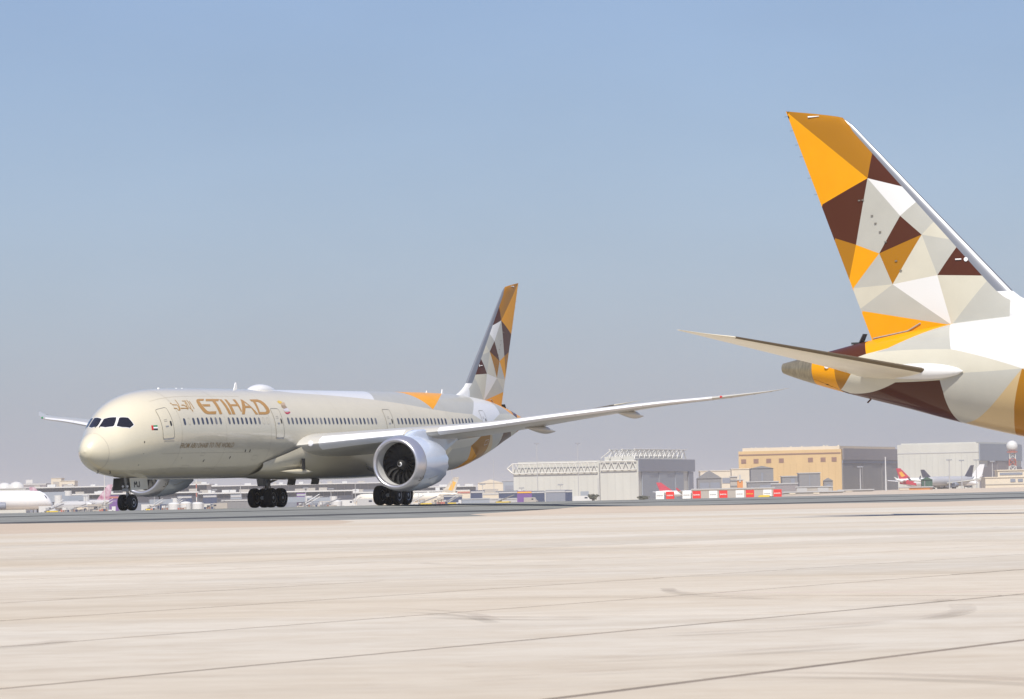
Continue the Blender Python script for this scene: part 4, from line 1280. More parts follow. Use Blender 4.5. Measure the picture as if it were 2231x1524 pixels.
B_NAVY = mat('container_navy', (.035,.055,.12), .5, noise=.2, scale=.2)
B_PURPLE = mat('container_purple', (.14,.06,.24), .5)
B_TARP = mat('green_tarp', (.05,.11,.08), .7, noise=.3, scale=.3)
B_TANK = mat('tank_white', (.56,.56,.55), .5, noise=.05)
B_YEL = mat('machine_yellow', (.65,.48,.05), .5)
B_TREE = mat('far_foliage', (.11,.115,.08), .8, noise=.4, scale=.05)

def prism_box(root, name, C, dl, Ll, dr, Lr, z0, z1, m):
    o = Vector(root.location)
    P = [C, C+dr*Lr, C+dr*Lr+dl*Ll, C+dl*Ll]
    mb = MB(); mb.prism([(p.x-o.x, p.y-o.y) for p in P], z0-o.z, z1-o.z)
    return fix_normals(mb.build(name, m, root))
def face_panel(root, name, C, d, nrm, t0, t1, z0, z1, proud, m, thick=.6):
    o = Vector(root.location)
    P = [C+d*t0+nrm*proud, C+d*t1+nrm*proud, C+d*t1+nrm*(proud-thick), C+d*t0+nrm*(proud-thick)]
    mb = MB(); mb.prism([(p.x-o.x, p.y-o.y) for p in P], z0-o.z, z1-o.z)
    return fix_normals(mb.build(name, m, root))
DL = Vector((-.945, .327, 0)); DR = Vector((.327, .945, 0)); NL = Vector((-.327, -.945, 0)); NR = Vector((.945, -.327, 0))

# hangar with white roof trusses
D = 3000.0; C = base_at(1385, D)
hg = empty('truss_hangar', C); tag(hg, 'white hangar with exposed roof trusses and a tall grey door', 'hangar')
Llo = reach(C, DL, 1113); Lhi = reach(C, DL, 1300); Lr = reach(C, DR, 1500)
zlo, zhi, zf = bz(1385, 1003, D)+1.5, bz(1385, 994, D), bz(1385, 1001, D)
zc = C.z
prism_box(hg, 'low_wall', C+DL*Lhi, DL, Llo-Lhi, DR, Lr*.8, zc, zlo-6, B_WHITE)
prism_box(hg, 'high_wall', C, DL, Lhi-.1, DR, Lr, zc, zf-1, B_WHITE)
prism_box(hg, 'roof', C+DL*(Lhi)+DR*1.5, DL, Llo-Lhi-3, DR, Lr*.7, zlo-5.9, zlo-1, B_WHITE)
prism_box(hg, 'roof', C+DL*3+DR*3, DL, Lhi-6, DR, Lr*.85, zf-.9, zhi, B_WHITE)
nd = 5
for i in range(nd):
    a = Lr*(.05+.78*i/nd); b = Lr*(.05+.78*(i+1)/nd)
    face_panel(hg, 'door_panel', C, DR, NR, a+.25, b-.25, zc, zf-9, .8-(.35*(i % 2)), B_GREYD)
face_panel(hg, 'door_header', C, DR, NR, -2.0, Lr*1.05, zf-8.6, zf, 1.2, B_GREYD2)
face_panel(hg, 'buttress', C, DR, NR, Lr*.93, Lr*1.02, zc+6, zf-8.7, .9, B_GREYD2)
def truss(name, A, B, zb, zt, n, r, m, root, depth=None):
    o = Vector(root.location); mb = MB()
    A = Vector(A); B = Vector(B)
    for s in range(n):
        p = A.lerp(B, s/n); q = A.lerp(B, (s+1)/n); mid = A.lerp(B, (s+.5)/n)
        f = lambda w, z: (w.x-o.x, w.y-o.y, z-o.z)
        mb.bar(f(p, zb), f(q, zb), r, 5); mb.bar(f(p, zt), f(q, zt), r, 5)
        mb.bar(f(p, zb), f(mid, zt), r*.8, 5); mb.bar(f(mid, zt), f(q, zb), r*.8, 5)
        if depth is not None:
            dd = Vector(depth)
            mb.bar(f(mid, zt), f(mid+dd, zb), r*.8, 5)
    return mb.build(name, m, root)
B_TRUSS = mat('truss_white', (.56,.55,.51), .5)
truss('roof_truss', C+DL*(Lhi+1)+NL*1.2, C+DL*Llo+NL*1.2, zlo-9, zlo-2.2, 13, .42, B_TRUSS, hg)
truss('roof_truss', C+DL*1+NL*1.2, C+DL*(Lhi*.95)+NL*1.2, zf-7, zf-1, 5, .42, B_TRUSS, hg)
for k in range(3):
    off = DL*(3+9*k)
    truss('roof_truss', C+off+DR*1, C+off+DR*(Lr*.98), zhi-2+.5*k, zhi+4.8, 11, .5, B_TRUSS, hg, DL*8)
mb = MB(); o_ = C
e = C+DL*Llo+NL*1.2
for a, b in (((0, zlo-9), (0, zlo-2.2)), ((0, zlo-9), (4, zlo-5.5)), ((0, zlo-2.2), (4, zlo-5.5))):
    pa = e+DL*a[0]; pb = e+DL*b[0]
    mb.bar((pa.x-o_.x, pa.y-o_.y, a[1]-o_.z), (pb.x-o_.x, pb.y-o_.y, b[1]-o_.z), .6, 5)
mb.build('truss_end', B_TRUSS, hg)

def seams(root, C, d, nrm, Lw, z0, z1, n, m):
    for i in range(1, n): face_panel(root, 'wall_seam', C, d, nrm, Lw*i/n-.1, Lw*i/n+.1, z0, z1, .07, m, .2)
B_SEAMW = mat('cladding_seam_pale', (.40,.40,.37), .7); B_SEAMB = mat('cladding_seam_beige', (.46,.32,.15), .7)
seams(hg, C+DL*Lhi, DL, NL, Llo-Lhi, zc, zlo-9.5, 14, B_SEAMW); seams(hg, C, DL, NL, Lhi, zc, zf-8, 5, B_SEAMW)
face_panel(hg, 'side_door', C, DL, NL, Lhi+8, Lhi+14, zc, zc+7, .15, B_GREYD); face_panel(hg, 'downpipe', C, DL, NL, Lhi*.98, Lhi, zc, zlo-3, .4, B_DARK)
# beige hangar
D = 2900.0; C = base_at(1828, D)
hb = empty('beige_hangar', C); tag(hb, 'big beige hangar with small brown windows and a shaded grey front', 'hangar')
Ll = reach(C, DL, 1604); Lr = reach(C, DR, 1954); zt = bz(1828, 979, D); zc = C.z
prism_box(hb, 'wall', C, DL, Ll, DR, Lr, zc, zt, B_BEIGE)
face_panel(hb, 'roof_trim', C, DL, NL, .5, Ll-.3, zt-2.9, zt-2.1, .25, B_BROWN)
wu = [1615, 1642, 1669.5, 1697, 1760.5, 1788, 1812]
for u in wu:
    t = reach(C, DL, u); face_panel(hb, 'window', C, DL, NL, t-1.7, t+1.7, zt-8.2, zt-5.3, .2, B_BROWN)
prism_box(hb, 'roof', C+DL*2+DR*3, DL, Ll-4, DR, Lr-6, zt, zt+2.2, B_CREAM)
rr = random.Random(5)
for k in range(11):
    p = C+DL*(6+(Ll-12)*(k+rr.uniform(-.45,.45))/10)+DR*rr.uniform(4, 22); mb = MB(); kk = rr.uniform(.35, .7); mb.lathe([(0,1.0*kk),(.8*kk,1.0*kk),(1.2*kk,.5*kk),(1.4*kk,.05)], (p.x-C.x, p.y-C.y, zt+2.2-C.z), (0, 0, 1), 10); mb.build('roof_vent', B_CREAM, hb)
seams(hb, C, DL, NL, Ll, zc, zt-9, 16, B_SEAMB)
face_panel(hb, 'front_fascia', C, DR, NR, -.2, Lr+1, zt-7.2, zt+.5, 1.4, B_FASCIA)
face_panel(hb, 'door_track', C, DR, NR, 0, Lr, zt-9.6, zt-7.4, .9, B_GREYD2)
for i in range(6):
    face_panel(hb, 'door_panel', C, DR, NR, Lr*(i/6)+.25, Lr*((i+1)/6)-.25, zc, zt-9.8, .7-.3*(i % 2), B_DARK)

# white hangar
D = 2850.0; C = base_at(2127, D)
hw = empty('white_hangar', C); tag(hw, 'plain white hangar behind the red and gold tailed aircraft', 'hangar')
Ll = reach(C, DL, 1950); Lr = reach(C, DR, 2219); zt = bz(2127, 966, D); zc = C.z
prism_box(hw, 'wall', C, DL, Ll, DR, Lr, zc, zt, B_WHITE)
face_panel(hw, 'eaves_line', C, DL, NL, 0, Ll, zt-6.0, zt-5.5, .2, B_STEEL)
seams(hw, C, DL, NL, Ll, zc, zt-6.2, 14, B_SEAMW)
face_panel(hw, 'front_fascia', C, DR, NR, 0, Lr, zt-11.5, zt-.4, .8, B_GREYD)
for i in range(5):
    face_panel(hw, 'door_panel', C, DR, NR, Lr*(i/5)+.25, Lr*((i+1)/5)-.25, zc, zt-11.7-(4 if i in (0, 4) else 0), .6-.25*(i % 2), B_FASCIA)
prism_box(hw, 'roof', C+DL*2+DR*2, DL, Ll-4, DR, Lr-4, zt, zt+.9, B_WHITE)

def block(name, u0, u1, v, D, m, label, cat, depth=25, group=None, gable=0, parts=()):
    """a plain building facing the camera: wall, roof, door or band of windows"""
    um = (u0+u1)/2; C = base_at(um, D); w = bx(u1, D)-bx(u0, D); h = bz(um, v, D)-C.z
    r = empty(name, C); tag(r, label, cat, group)
    mb = MB(); mb.box((0, depth/2, h/2), (w, depth, h)); mb.build('wall', m, r)
    if gable:
        mb = MB(); mb.v = [(-w/2-.3,-.4,h),(w/2+.3,-.4,h),(0,-.4,h+gable),(-w/2-.3,depth,h),(w/2+.3,depth,h),(0,depth,h+gable)]
        mb.f = [(0,1,2),(5,4,3),(0,2,5,3),(1,4,5,2),(0,3,4,1)]; mb.build('roof', m, r)
    else:
        mb = MB(); mb.box((0, depth/2, h+.25), (w+.8, depth+.8, .5)); mb.build('roof', B_STEEL if m is not B_CREAM else m, r)
    for (nm, x0, x1, z0, z1, mm) in parts:
        mb = MB(); mb.box(((x0+x1)/2*w, -.12, (z0+z1)/2*h), ((x1-x0)*w, .3, (z1-z0)*h)); mb.build(nm, mm, r)
    return r
block('storage_shed', 1514, 1566, 1043, 2500, B_DARK, 'dark gabled shed right of the truss hangar', 'shed', 18, gable=4.5, parts=(('door', -.42, -.02, 0, .8, B_GREYD2), ('door', .02, .42, 0, .8, B_GREYD2)))
block('office_building', 1520, 1606, 1027, 3300, B_CREAM, 'low cream building behind the dark gabled shed', 'building', 30, parts=(('window', -.35, -.1, .55, .75, B_GREYD2), ('window', .05, .3, .55, .75, B_GREYD2)))
block('workshop', 1588, 1632, 1023, 2800, B_CREAM, 'pale cream block at the foot of the beige hangar', 'building', 14)
w_ = block('round_roofed_shed', 1630, 1679, 1021, 2450, B_DARK, 'tall grey shed with a rounded roof before the beige hangar', 'shed', 16, gable=1.4, parts=(('door', -.04, .04, .3, .85, B_GREYD2), ('canopy', -.6, .55, .28, .33, B_GREYD2)))
block('lean_to', 1622, 1690, 1051, 2400, B_DARK, 'low grey annex under the rounded roof shed', 'shed', 10, parts=(('door', -.4, -.3, 0, .7, B_GREYD2), ('door', -.1, .3, 0, .8, B_GREYD2)))
block('storage_shed', 1698, 1745, 1039, 2600, B_DARK, 'grey flat shed with a blue door before the beige hangar', 'shed', 16, parts=(('door', -.1, .08, 0, .9, B_GREYD2),))
block('storage_shed', 1735, 1781, 1032, 2550, B_DARK, 'square dark shed, tallest of those before the beige hangar', 'shed', 16, parts=(('downpipe', -.03, .01, 0, .95, B_GREYD2),))
block('storage_shed', 1789, 1808, 1048, 2450, B_DARK, 'tiny gabled hut left of the grey hangar front', 'shed', 8, gable=1.6, parts=(('door', -.2, .2, 0, .7, B_GREYD2),))
block('site_wall', 1674, 1731, 1055, 2200, B_FASCIA, 'dark boundary wall below the grey sheds', 'wall', 2, parts=(('coping', -.5, .5, .95, 1.02, B_STEEL),))
block('site_wall', 1728, 1806, 1062, 2150, B_CONC, 'pale concrete hoarding before the sheds', 'wall', 2, parts=(('panel', -.48, -.2, .1, .9, B_STEEL), ('panel', .1, .4, .1, .9, B_STEEL)))
block('site_wall', 1500, 1680, 1066, 2100, B_CONC, 'long dusty concrete wall behind the red and white boards', 'wall', 2, parts=(('coping', -.5, .5, .94, 1.03, B_CREAM),))
block('rubble_fence', 1700, 1830, 1073, 1900, B_CONC, 'low broken concrete edging left of the slim lamp mast', 'wall', 1.5, parts=(('panel', -.4, -.3, .2, .9, B_CREAM), ('panel', .0, .1, .2, .9, B_CREAM)))
block('rubble_fence', 1820, 1896, 1069, 1950, B_CONC, 'low concrete edging before the grey hangar front', 'wall', 1.5, parts=(('panel', -.3, -.1, .2, .95, B_CREAM),))
block('orange_hoarding', 1952, 2025, 1063, 2000, B_ORANGE, 'orange site hoarding under the green tarpaulin', 'hoarding', 1.5, parts=(('post', .42, .5, 0, 1.1, B_BROWN), ('panel', -.5, -.2, .1, .8, B_CREAM)))
block('orange_lift', 1600, 1612, 1047, 2350, B_ORANGE, 'slim orange lifting rig beside the rounded roof shed', 'machine', 3, parts=(('mast', -.15, .15, .9, 1.3, B_STEEL),))
block('stacked_crates', 1585, 1600, 1040, 2380, B_CONC, 'stack of grey pallets beside the orange rig', 'crates', 4, parts=(('shelf', -.5, .5, .3, .36, B_DARK), ('shelf', -.5, .5, .55, .6, B_DARK), ('shelf', -.5, .5, .8, .86, B_DARK)))
t_ = block('tarpaulin_stack', 2002, 2025, 1046, 2050, B_TARP, 'dark green covered stack between the two parked aircraft', 'tarpaulin', 5, gable=1.3, parts=(('fold', -.3, -.2, .1, .9, B_DARK),))
cb = block('control_building', 2140, 2231, 1041, 2300, B_CREAM, 'cream building with upper deck below the radar dome', 'building', 20, parts=(('window', .1, .22, .55, .85, B_GREYD2), ('window', .28, .40, .55, .85, B_GREYD2), ('band', -.5, .5, .30, .36, B_CONC)))
mb = MB(); hh = bz(2185, 1041, 2300)-cb.location.z
mb.box((3, 10, hh+2.0), (14, 14, 3.2)); mb.build('upper_deck', B_CREAM, cb)
mb = MB(); mb.box((3, 9.8, hh+2.0), (12, 14.2, 1.2)); mb.build('window', B_GREYD2, cb)
mb = MB(); mb.box((3, 10, hh+3.9), (15, 15, .5)); mb.build('roof', B_CREAM, cb)

# radar dome on a lattice tower
D = 2350.0; C = base_at(2200, D); rd = empty('radar_tower', C); tag(rd, 'white radar dome on a red and white lattice tower', 'radar tower')
zc_ = bz(2200, 973, D)-C.z; R = 12.5/FOCAL_PX*D; zb_ = zc_-R*.95
mb = MB(); n = 16; prof = [(-R*math.cos(PI*i/n), max(.02, R*math.sin(PI*i/n))) for i in range(2, n+1)]
mb.lathe(prof, (0, 0, zc_), (0, 0, 1), 28); mb.build('dome', B_TANK, rd, True)
mb = MB(); mb.lathe([(0, R*.95), (.6, R*.95)], (0, 0, zb_-.4), (0, 0, 1), 20); mb.build('deck', B_REDW, rd)
lv = [0, zb_*.2, zb_*.4, zb_*.6, zb_*.8, zb_-.4]
for k in range(5):
    mb = MB(); h0, h1 = lv[k], lv[k+1]; w0, w1 = 3.0-.18*k, 3.0-.18*(k+1)
    for i in range(4):
        a0 = PI/4+PI/2*i; a1 = a0+PI/2
        p = lambda a, w, z: (w*math.cos(a), w*math.sin(a), z)
        mb.bar(p(a0, w0, h0), p(a0, w1, h1), .22, 5); mb.bar(p(a0, w1, h1), p(a1, w1, h1), .16, 5)
        mb.bar(p(a0, w0, h0), p(a1, w1, h1), .14, 5); mb.bar(p(a1, w0, h0), p(a0, w1, h1), .14, 5)
    mb.build('lattice_section', B_TRUSS if k % 2 == 0 else B_REDW, rd)

# advertising boards
def board(u, v0, v1, D, m, label, stripe):
    C = base_at(u, D); r = empty('display_board', C); tag(r, label, 'board', 'red and white boards along the far edge')
    w = 18.0/FOCAL_PX*D; z1 = bz(u, v0, D)-C.z; z0 = bz(u, v1, D)-C.z
    mb = MB(); mb.box((0, 0, (z0+z1)/2), (w, .12, z1-z0)); mb.build('panel', m, r)
    for sx in (-.35, .35):
        mb = MB(); mb.box((sx*w, .1, z1/2-.1), (.08, .08, z1-.2)); mb.build('post', B_STEEL, r)
    zc = z0+(z1-z0)*.5
    for k in range(8):            # illegible line of lettering
        mb = MB(); x = (-.36+.72*k/7.5)*w; hh = (z1-z0)*(.13 if k % 3 else .18)
        mb.box((x, -.075, zc), (w*.06, .02, hh)); mb.box((x+w*.02, -.075, zc-hh*.2), (w*.07, .02, hh*.3)); mb.build('mark', stripe, r)
B_PANW = mat('board_white', (.72,.72,.70), .5); B_PANR = mat('board_red', (.62,.03,.025), .5)
ords = ['first', 'second', 'third', 'fourth', 'fifth']
for i, u in enumerate((1431, 1489, 1547, 1605, 1665)):
    vv = 1078.5-i*1.2
    board(u, vv-6.5, vv+10, 1000, B_PANW, ords[i]+' white board from the left along the far edge', B_STEEL)
    board(u+22, vv-7, vv+10, 1000, B_PANR, ords[i]+' red board from the left along the far edge', B_YEL if i == 3 else B_PANW)
# yellow car beside the last boards
def vehicle(name, u, v, D, L_, H_, m, label, cat, group, rot=0.0, kind='van'):
    C = base_at(u, D); zt = bz(u, v, D); 
    r = empty(name, C, rot); tag(r, label, cat, group)
    k = max(1.0, (zt-C.z)/H_); H = H_*1.0
    lift = max(0.0, zt-C.z-H)
    r.location.z = C.z+0.0
    W = 2.2
    if kind == 'van':
        prof = [(-L_/2, .5), (L_/2, .5), (L_/2, H*.45), (L_*.40, H*.52), (L_*.28, H), (-L_/2, H)]
    elif kind == 'car':
        prof = [(-L_/2, .4), (L_/2, .4), (L_/2, H*.55), (L_*.25, H*.62), (L_*.12, H), (-L_*.25, H), (-L_*.38, H*.62), (-L_/2, H*.55)]
    else:
        prof = [(-L_/2, .5), (L_/2, .5), (L_/2, H*.6), (L_*.30, H*.6), (L_*.30, H), (-L_/2, H)]
    mb = MB(); n = len(prof)
    mb.v = [(x, -W/2, z) for x, z in prof]+[(x, W/2, z) for x, z in prof]
    mb.f = [tuple(range(n)), tuple(n+i for i in reversed(range(n)))]+[(i, n+i, n+(i+1) % n, (i+1) % n) for i in range(n)]
    fix_normals(mb.build('body', m, r))
    mb = MB(); mb.box((L_*.2, 0, H*.72), (L_*.16, W+.05, H*.2)); mb.build('window', B_GLASS, r)
    for sx in (-.32, .32):
        for sy in (-1, 1):
            MB().lathe([(-.12, .38), (.12, .38)], (sx*L_, sy*W/2, .38), (0, 1, 0), 10).build('wheel', M_RUBBER, r)
    return r
vehicle('parked_car', 1662, 1083, 800, 4.6, 1.35, B_YEL, 'yellow car before the last white board', 'car', None, 0, 'car')

# light masts
def mast(u, v, D, label, r=.28, head=True, m=B_STEEL, bands=False):
    C = base_at(u, D); o = empty('light_mast', C); tag(o, label, 'mast', 'masts on the far airfield')
    h = bz(u, v, D)-C.z
    if bands:
        for k in range(7):
            MB().bar((0, 0, h*k/7), (0, 0, h*(k+1)/7), r, 8).build('mast_band', B_REDW if k % 2 else B_TRUSS, o)
    else:
        MB().bar((0, 0, 0), (0, 0, h), r*1.3, 8, r*.7).build('pole', m, o)
    if head:
        mb = MB(); mb.box((0, 0, h), (2.4, 1.2, .5)); mb.build('floodlight_ring', m, o)
        for k in range(4): 
            mb = MB(); mb.box((-1.2+.8*k, -.7, h+.1), (.5, .3, .6)); mb.build('floodlight', B_GREYD2, o)
mast(1868, 1018, 2000, 'slim lamp mast before the shaded beige hangar front', .25)
mast(1923.5, 996, 1950, 'white lattice mast right of the slim lamp mast', .3, False, B_TANK)
mast(2062, 1003, 2400, 'left mast of three before the white hangar', .3)
mast(2089, 1004, 2450, 'middle mast of three before the white hangar', .25)
mast(2121, 1003, 2400, 'right mast of three before the white hangar', .25)
mast(2156, 1006, 2350, 'mast before the shaded end of the white hangar', .25)
mast(1165, 967, 2500, 'tall thin mast before the low truss hangar wall', .18)
mast(1254, 967, 2500, 'tall thin mast before the right of the low truss hangar', .18)
mast(1070, 1000, 2600, 'thin mast left of the truss hangar', .18, False)
mast(979, 1005, 2700, 'thin mast below the rear fuselage of the airliner', .16, False)
mast(1297, 1042, 2400, 'short post at the truss hangar corner', .2, False)
mast(422, 1046, 2300, 'red and white banded mast under the fuselage', .28, False, bands=True)
mast(518, 1052, 2600, 'pale mast left of the starboard main wheels', .22, False)
mast(222, 1035, 2000, 'thin pale mast just left of the nose wheels', .2, False, B_TRUSS)
mast(768, 1050, 2600, 'pale mast left of the engine under the belly', .2, False)

# ---- parked aircraft
def parked(u, vtop, D, length, R, heading, body, tail, label, accent=None, wing=True):
    """u: where the fin tip stands; heading: direction of the nose in the ground plane"""
    C = base_at(u, D); hd = Vector((math.cos(heading), math.sin(heading), 0))
    r = empty('parked_airliner', C, heading); tag(r, label, 'airliner', 'airliners parked on the far side')
    zc = R+1.9
    xt = lambda t: t*length   # fin tip stands over x=0, nose at +length
    mb = MB(); n = 20
    prof = [(-1.0, .25, .9), (2, .9, .6), (6, 1.7, .3), (11, .97*R, .05), (16, R, 0), (length*.85, R, 0), (length-5, R*.96, -.0), (length-3, R*.8, -.1), (length-1.4, R*.55, -.3), (length-.4, R*.25, -.45), (length, .05, -.5)]
    vs = []; fs = []
    for x, rr_, dz in prof:
        for i in range(n):
            a = 2*PI*i/n; vs.append((x, min(rr_, R)*math.cos(a), zc+dz*R*.9+min(rr_, R)*math.sin(a)))
    for k in range(len(prof)-1):
        for i in range(n):
            j = (i+1) % n; fs.append((k*n+i, k*n+j, (k+1)*n+j, (k+1)*n+i))
    fs += [tuple(range(n)), tuple((len(prof)-1)*n+i for i in range(n))]
    fix_normals(newmesh('fuselage', vs, fs, body, r))
    H = bz(u, vtop, D)-C.z
    def slab(name, pts, t, m, axis='y'):
        mb = MB(); k = len(pts)
        if axis == 'y': mb.v = [(x, -t/2, z) for x, z in pts]+[(x, t/2, z) for x, z in pts]
        else: mb.v = [(x, y, z-t/2) for x, y, z in pts]+[(x, y, z+t/2) for x, y, z in pts]
        mb.f = [tuple(range(k)), tuple(k+i for i in reversed(range(k)))]+[(i, k+i, k+(i+1) % k, (i+1) % k) for i in range(k)]
        return fix_normals(mb.build(name, m, r))
    slab('tail_fin', [(2, zc+R*.7), (10.5, zc+R*.85), (2.6, H), (-.6, H)], .5, tail)
    if accent:
        slab('fin_patch', [(3.4, zc+R*1.2), (6.2, zc+R*1.5), (3.2, H*.86), (1.2, H*.80)], .56, accent)
        slab('rear_band', [(4, zc-R*.3), (13, zc-R*.7), (12, zc+R*.55), (4, zc+R*.6)], R*1.9, tail)
    for sg in (1, -1):
        slab('horizontal_stabilizer', [(6.5, 0, zc+.6), (2.5, 0, zc+.6), (-.8, sg*9, zc+1.5), (.8, sg*9, zc+1.5)], .3, body, 'z')
        if wing:
            c = length*.56
            slab('wing', [(c+5.5, sg*1.5, zc-1.2), (c-5, sg*1.5, zc-1.2), (c-13.5, sg*length*.46, zc+1.6), (c-11, sg*length*.46, zc+1.7)], .5, B_WHITE, 'z')
            slab('winglet', [(c-11.2, sg*length*.46, zc+1.6), (c-13.4, sg*length*.46, zc+1.6), (c-14.6, sg*length*.47, zc+3.6), (c-13.6, sg*length*.47, zc+3.6)], .2, tail if accent is None else B_WHITE, 'z')
            MB().lathe([(0, 1.25), (.3, 1.5), (2, 1.55), (4, 1.2), (5.5, .6)], (c+7.5, sg*length*.155, zc-2.2), (-1, 0, 0), 16).build('engine', B_WHITE if accent else B_GREYD2, r, True)
            MB().lathe([(0, 1.1), (.1, 1.1)], (c+7.4, sg*length*.155, zc-2.2), (1, 0, 0), 16).build('engine_intake', B_NAVY, r)
    MB().bar((length*.9, 0, 0), (length*.9, 0, zc-R*.9), .25).build('landing_gear', M_GEARDK, r)
    for sg in (1, -1): MB().bar((length*.52, sg*3, 0), (length*.52, sg*3, zc-R*.5), .35).box((length*.52, sg*3, .6), (2.4, 1.0, 1.2)).build('landing_gear', M_GEARDK, r)
    # cockpit glazing band
    slab('cockpit_window', [(length-3.1, zc+R*.30), (length-1.9, zc+R*.12), (length-2.4, zc+R*.40), (length-3.2, zc+R*.5)], R*1.25, B_NAVY)
    return r
T_RED = mat('tail_red', (.50,.03,.06), .4); T_GOLD = mat('tail_gold', (.72,.38,.03), .4); T_PINK = mat('tail_maroon', (.30,.06,.14), .4, noise=.5, scale=.3, col2=(.6,.5,.55))
T_DARK = mat('tail_dark', (.06,.06,.09), .4); T_WHITE = mat('body_white', (.74,.74,.74), .35, coat=.3); T_GREY = mat('body_grey', (.42,.42,.43), .35, coat=.3)
T_PATT = mat('tail_patchwork', (.62,.58,.5), .4, noise=.5, scale=.25, col2=(.30,.25,.2))
parked(1948, 1021, 2700, 58, 2.8, .55, T_WHITE, T_RED, 'parked airliner with red and gold tail before the white hangar', T_GOLD)
parked(2001, 1024, 2720, 52, 2.5, 2.2+PI, T_WHITE, T_DARK, 'white parked airliner half hidden by the green tarpaulin, dark tail')
parked(2114, 1014, 2600, 56, 2.8, PI+.95, T_GREY, T_DARK, 'grey airliner facing the camera with dark tail before the white hangar')
parked(2137, 1012, 2780, 58, 2.8, PI+.45, T_WHITE, T_WHITE, 'white airliner with pale tail at the end of the white hangar')
parked(1425, 1052, 2800, 40, 1.95, .20, T_WHITE, T_RED, 'small parked airliner with red tail before the truss hangar')
parked(992, 1040, 2700, 66, 2.9, PI-.12, mat('body_ivory', (.66,.62,.54), .35, coat=.3), T_PATT, 'ivory parked airliner with gold tipped tail behind the engine', T_GOLD)
parked(238, 1056, 2680, 60, 2.8, PI-.35, T_GREY, T_PINK, 'parked grey airliner with maroon tail left of the nose wheels')
parked(-210, 1040, 1800, 60, 3.9, .10, T_WHITE, T_WHITE, 'big white airliner nose at the left edge', None)
parked(60, 1062, 2450, 40, 2.2, -.25, T_GREY, T_PINK, 'grey airliner behind the white nose', None, False)

# ---- terminal and concourses on the left
B_BASE = mat('concourse_wall', (.16,.185,.24), .7, noise=.3, scale=.06)
def concourse(name, u0, u1, vroof, vglass, D, label, nbay, depth=40, m_roof=None, m_base=None):
    um = (u0+u1)/2; C = base_at(um, D); w = bx(u1, D)-bx(u0, D)
    r = empty(name, C); tag(r, label, 'terminal')
    h = bz(um, vroof, D)-C.z; hg_ = bz(um, vglass, D)-C.z
    slope = .0208*0
    mb = MB(); mb.box((0, depth/2, hg_/2), (w, depth, hg_)); mb.build('base_wall', m_base or B_BASE, r)
    for i in range(nbay):
        x0 = -w/2+w*i/nbay; x1 = x0+w/nbay
        mb = MB(); mb.box(((x0+x1)/2, .3, (hg_+h)/2), (x1-x0-.35, .5, h-hg_)); mb.build('glass_panel', B_GLASS, r)
    mb = MB(); mb.box((0, depth/2+.8, (hg_+h)/2), (w-.5, depth-1, h-hg_)); mb.build('core', B_FASCIA, r)
    mb = MB(); mb.box((0, depth/2-2, h+.5), (w+5, depth+6, 1.0)); mb.build('roof', m_roof or B_TANK, r)
    rr = random.Random(int(u0+5))
    for k in range(nbay//2):
        mb = MB(); mb.box((rr.uniform(-w/2, w/2), rr.uniform(5, depth-5), h+1.8), (rr.uniform(3, 9), 6, rr.uniform(1.2, 3.2))); mb.build('roof_plant', B_CONC if k % 2 else B_TANK, r)
    return r
concourse('terminal', 48, 445, 1061, 1075, 3800, 'long dark glazed terminal behind the nose of the airliner', 26, 60)
concourse('terminal', 380, 900, 1057, 1070, 4600, 'far dark terminal seen under the fuselage', 30, 60)
concourse('terminal', 900, 1030, 1062, 1076, 4600, 'far dark terminal wing behind the ivory airliner', 10, 60)
concourse('concourse', 150, 420, 1077, 1084, 3200, 'white concourse with a dark window band left of the nose wheels', 18, 30)
concourse('concourse', 420, 760, 1074, 1083, 3300, 'white roofed concourse under the fuselage', 22, 30)
concourse('concourse', 760, 1010, 1073, 1084, 3400, 'white roofed concourse behind the port wheels', 16, 30, m_base=B_CREAM)
block('terminal_tower', 106, 128, 1043, 4200, B_CREAM, 'tall beige block above the terminal roof', 'building', 30, parts=(('window', -.3, .3, .75, .9, B_CONC),))
block('terminal_tower', 126, 157, 1049, 4150, B_CREAM, 'lower beige block right of the tall beige block', 'building', 30, parts=(('window', -.4, .4, .8, .9, B_FASCIA),))
block('terminal_block', 46, 95, 1055, 4000, B_FASCIA, 'grey roof block left of the beige blocks', 'building', 40, parts=(('parapet', -.5, .5, .97, 1.02, B_TANK), ('plant', -.4, -.1, 1.0, 1.15, B_TANK)))
for i, (u, v, lb) in enumerate(((4, 1052, 'white domed roof at the left edge'), (30, 1050, 'white domed roof right of the edge dome'))):
    D = 3600; C = base_at(u, D); r = empty('domed_hall', C); tag(r, lb, 'building', 'domed halls')
    h = bz(u, v, D)-C.z; R = 18/FOCAL_PX*D; zb_ = h-6.5
    mb = MB(); mb.box((0, 0, zb_/2), (2*R, 2*R, zb_)); mb.build('hall', B_CREAM, r)
    n = 10; MB().lathe([(6.5*math.sin(PI/2*k/n), max(.02, R*math.cos(PI/2*k/n))) for k in range(n+1)], (0, 0, zb_), (0, 0, 1), 24).build('dome', B_TANK, r, True)
block('terminal_block', -30, 50, 1066, 3300, B_WHITE, 'white low building behind the white aircraft nose', 'building', 30, parts=(('window', .05, .15, .3, .7, B_NAVY), ('window', .3, .36, .3, .7, B_NAVY), ('canopy', -.5, .7, .85, .95, B_TANK)))
block('office_building', 1035, 1090, 1053, 3600, B_CREAM, 'sandy building left of the truss hangar', 'building', 30, gable=3, parts=(('window', -.3, .3, .5, .7, B_CONC),))
block('office_building', 1088, 1118, 1049, 4000, B_GREYD, 'blue grey block between the sandy building and truss hangar', 'building', 30, parts=(('window', -.3, .3, .6, .8, B_GREYD2),))

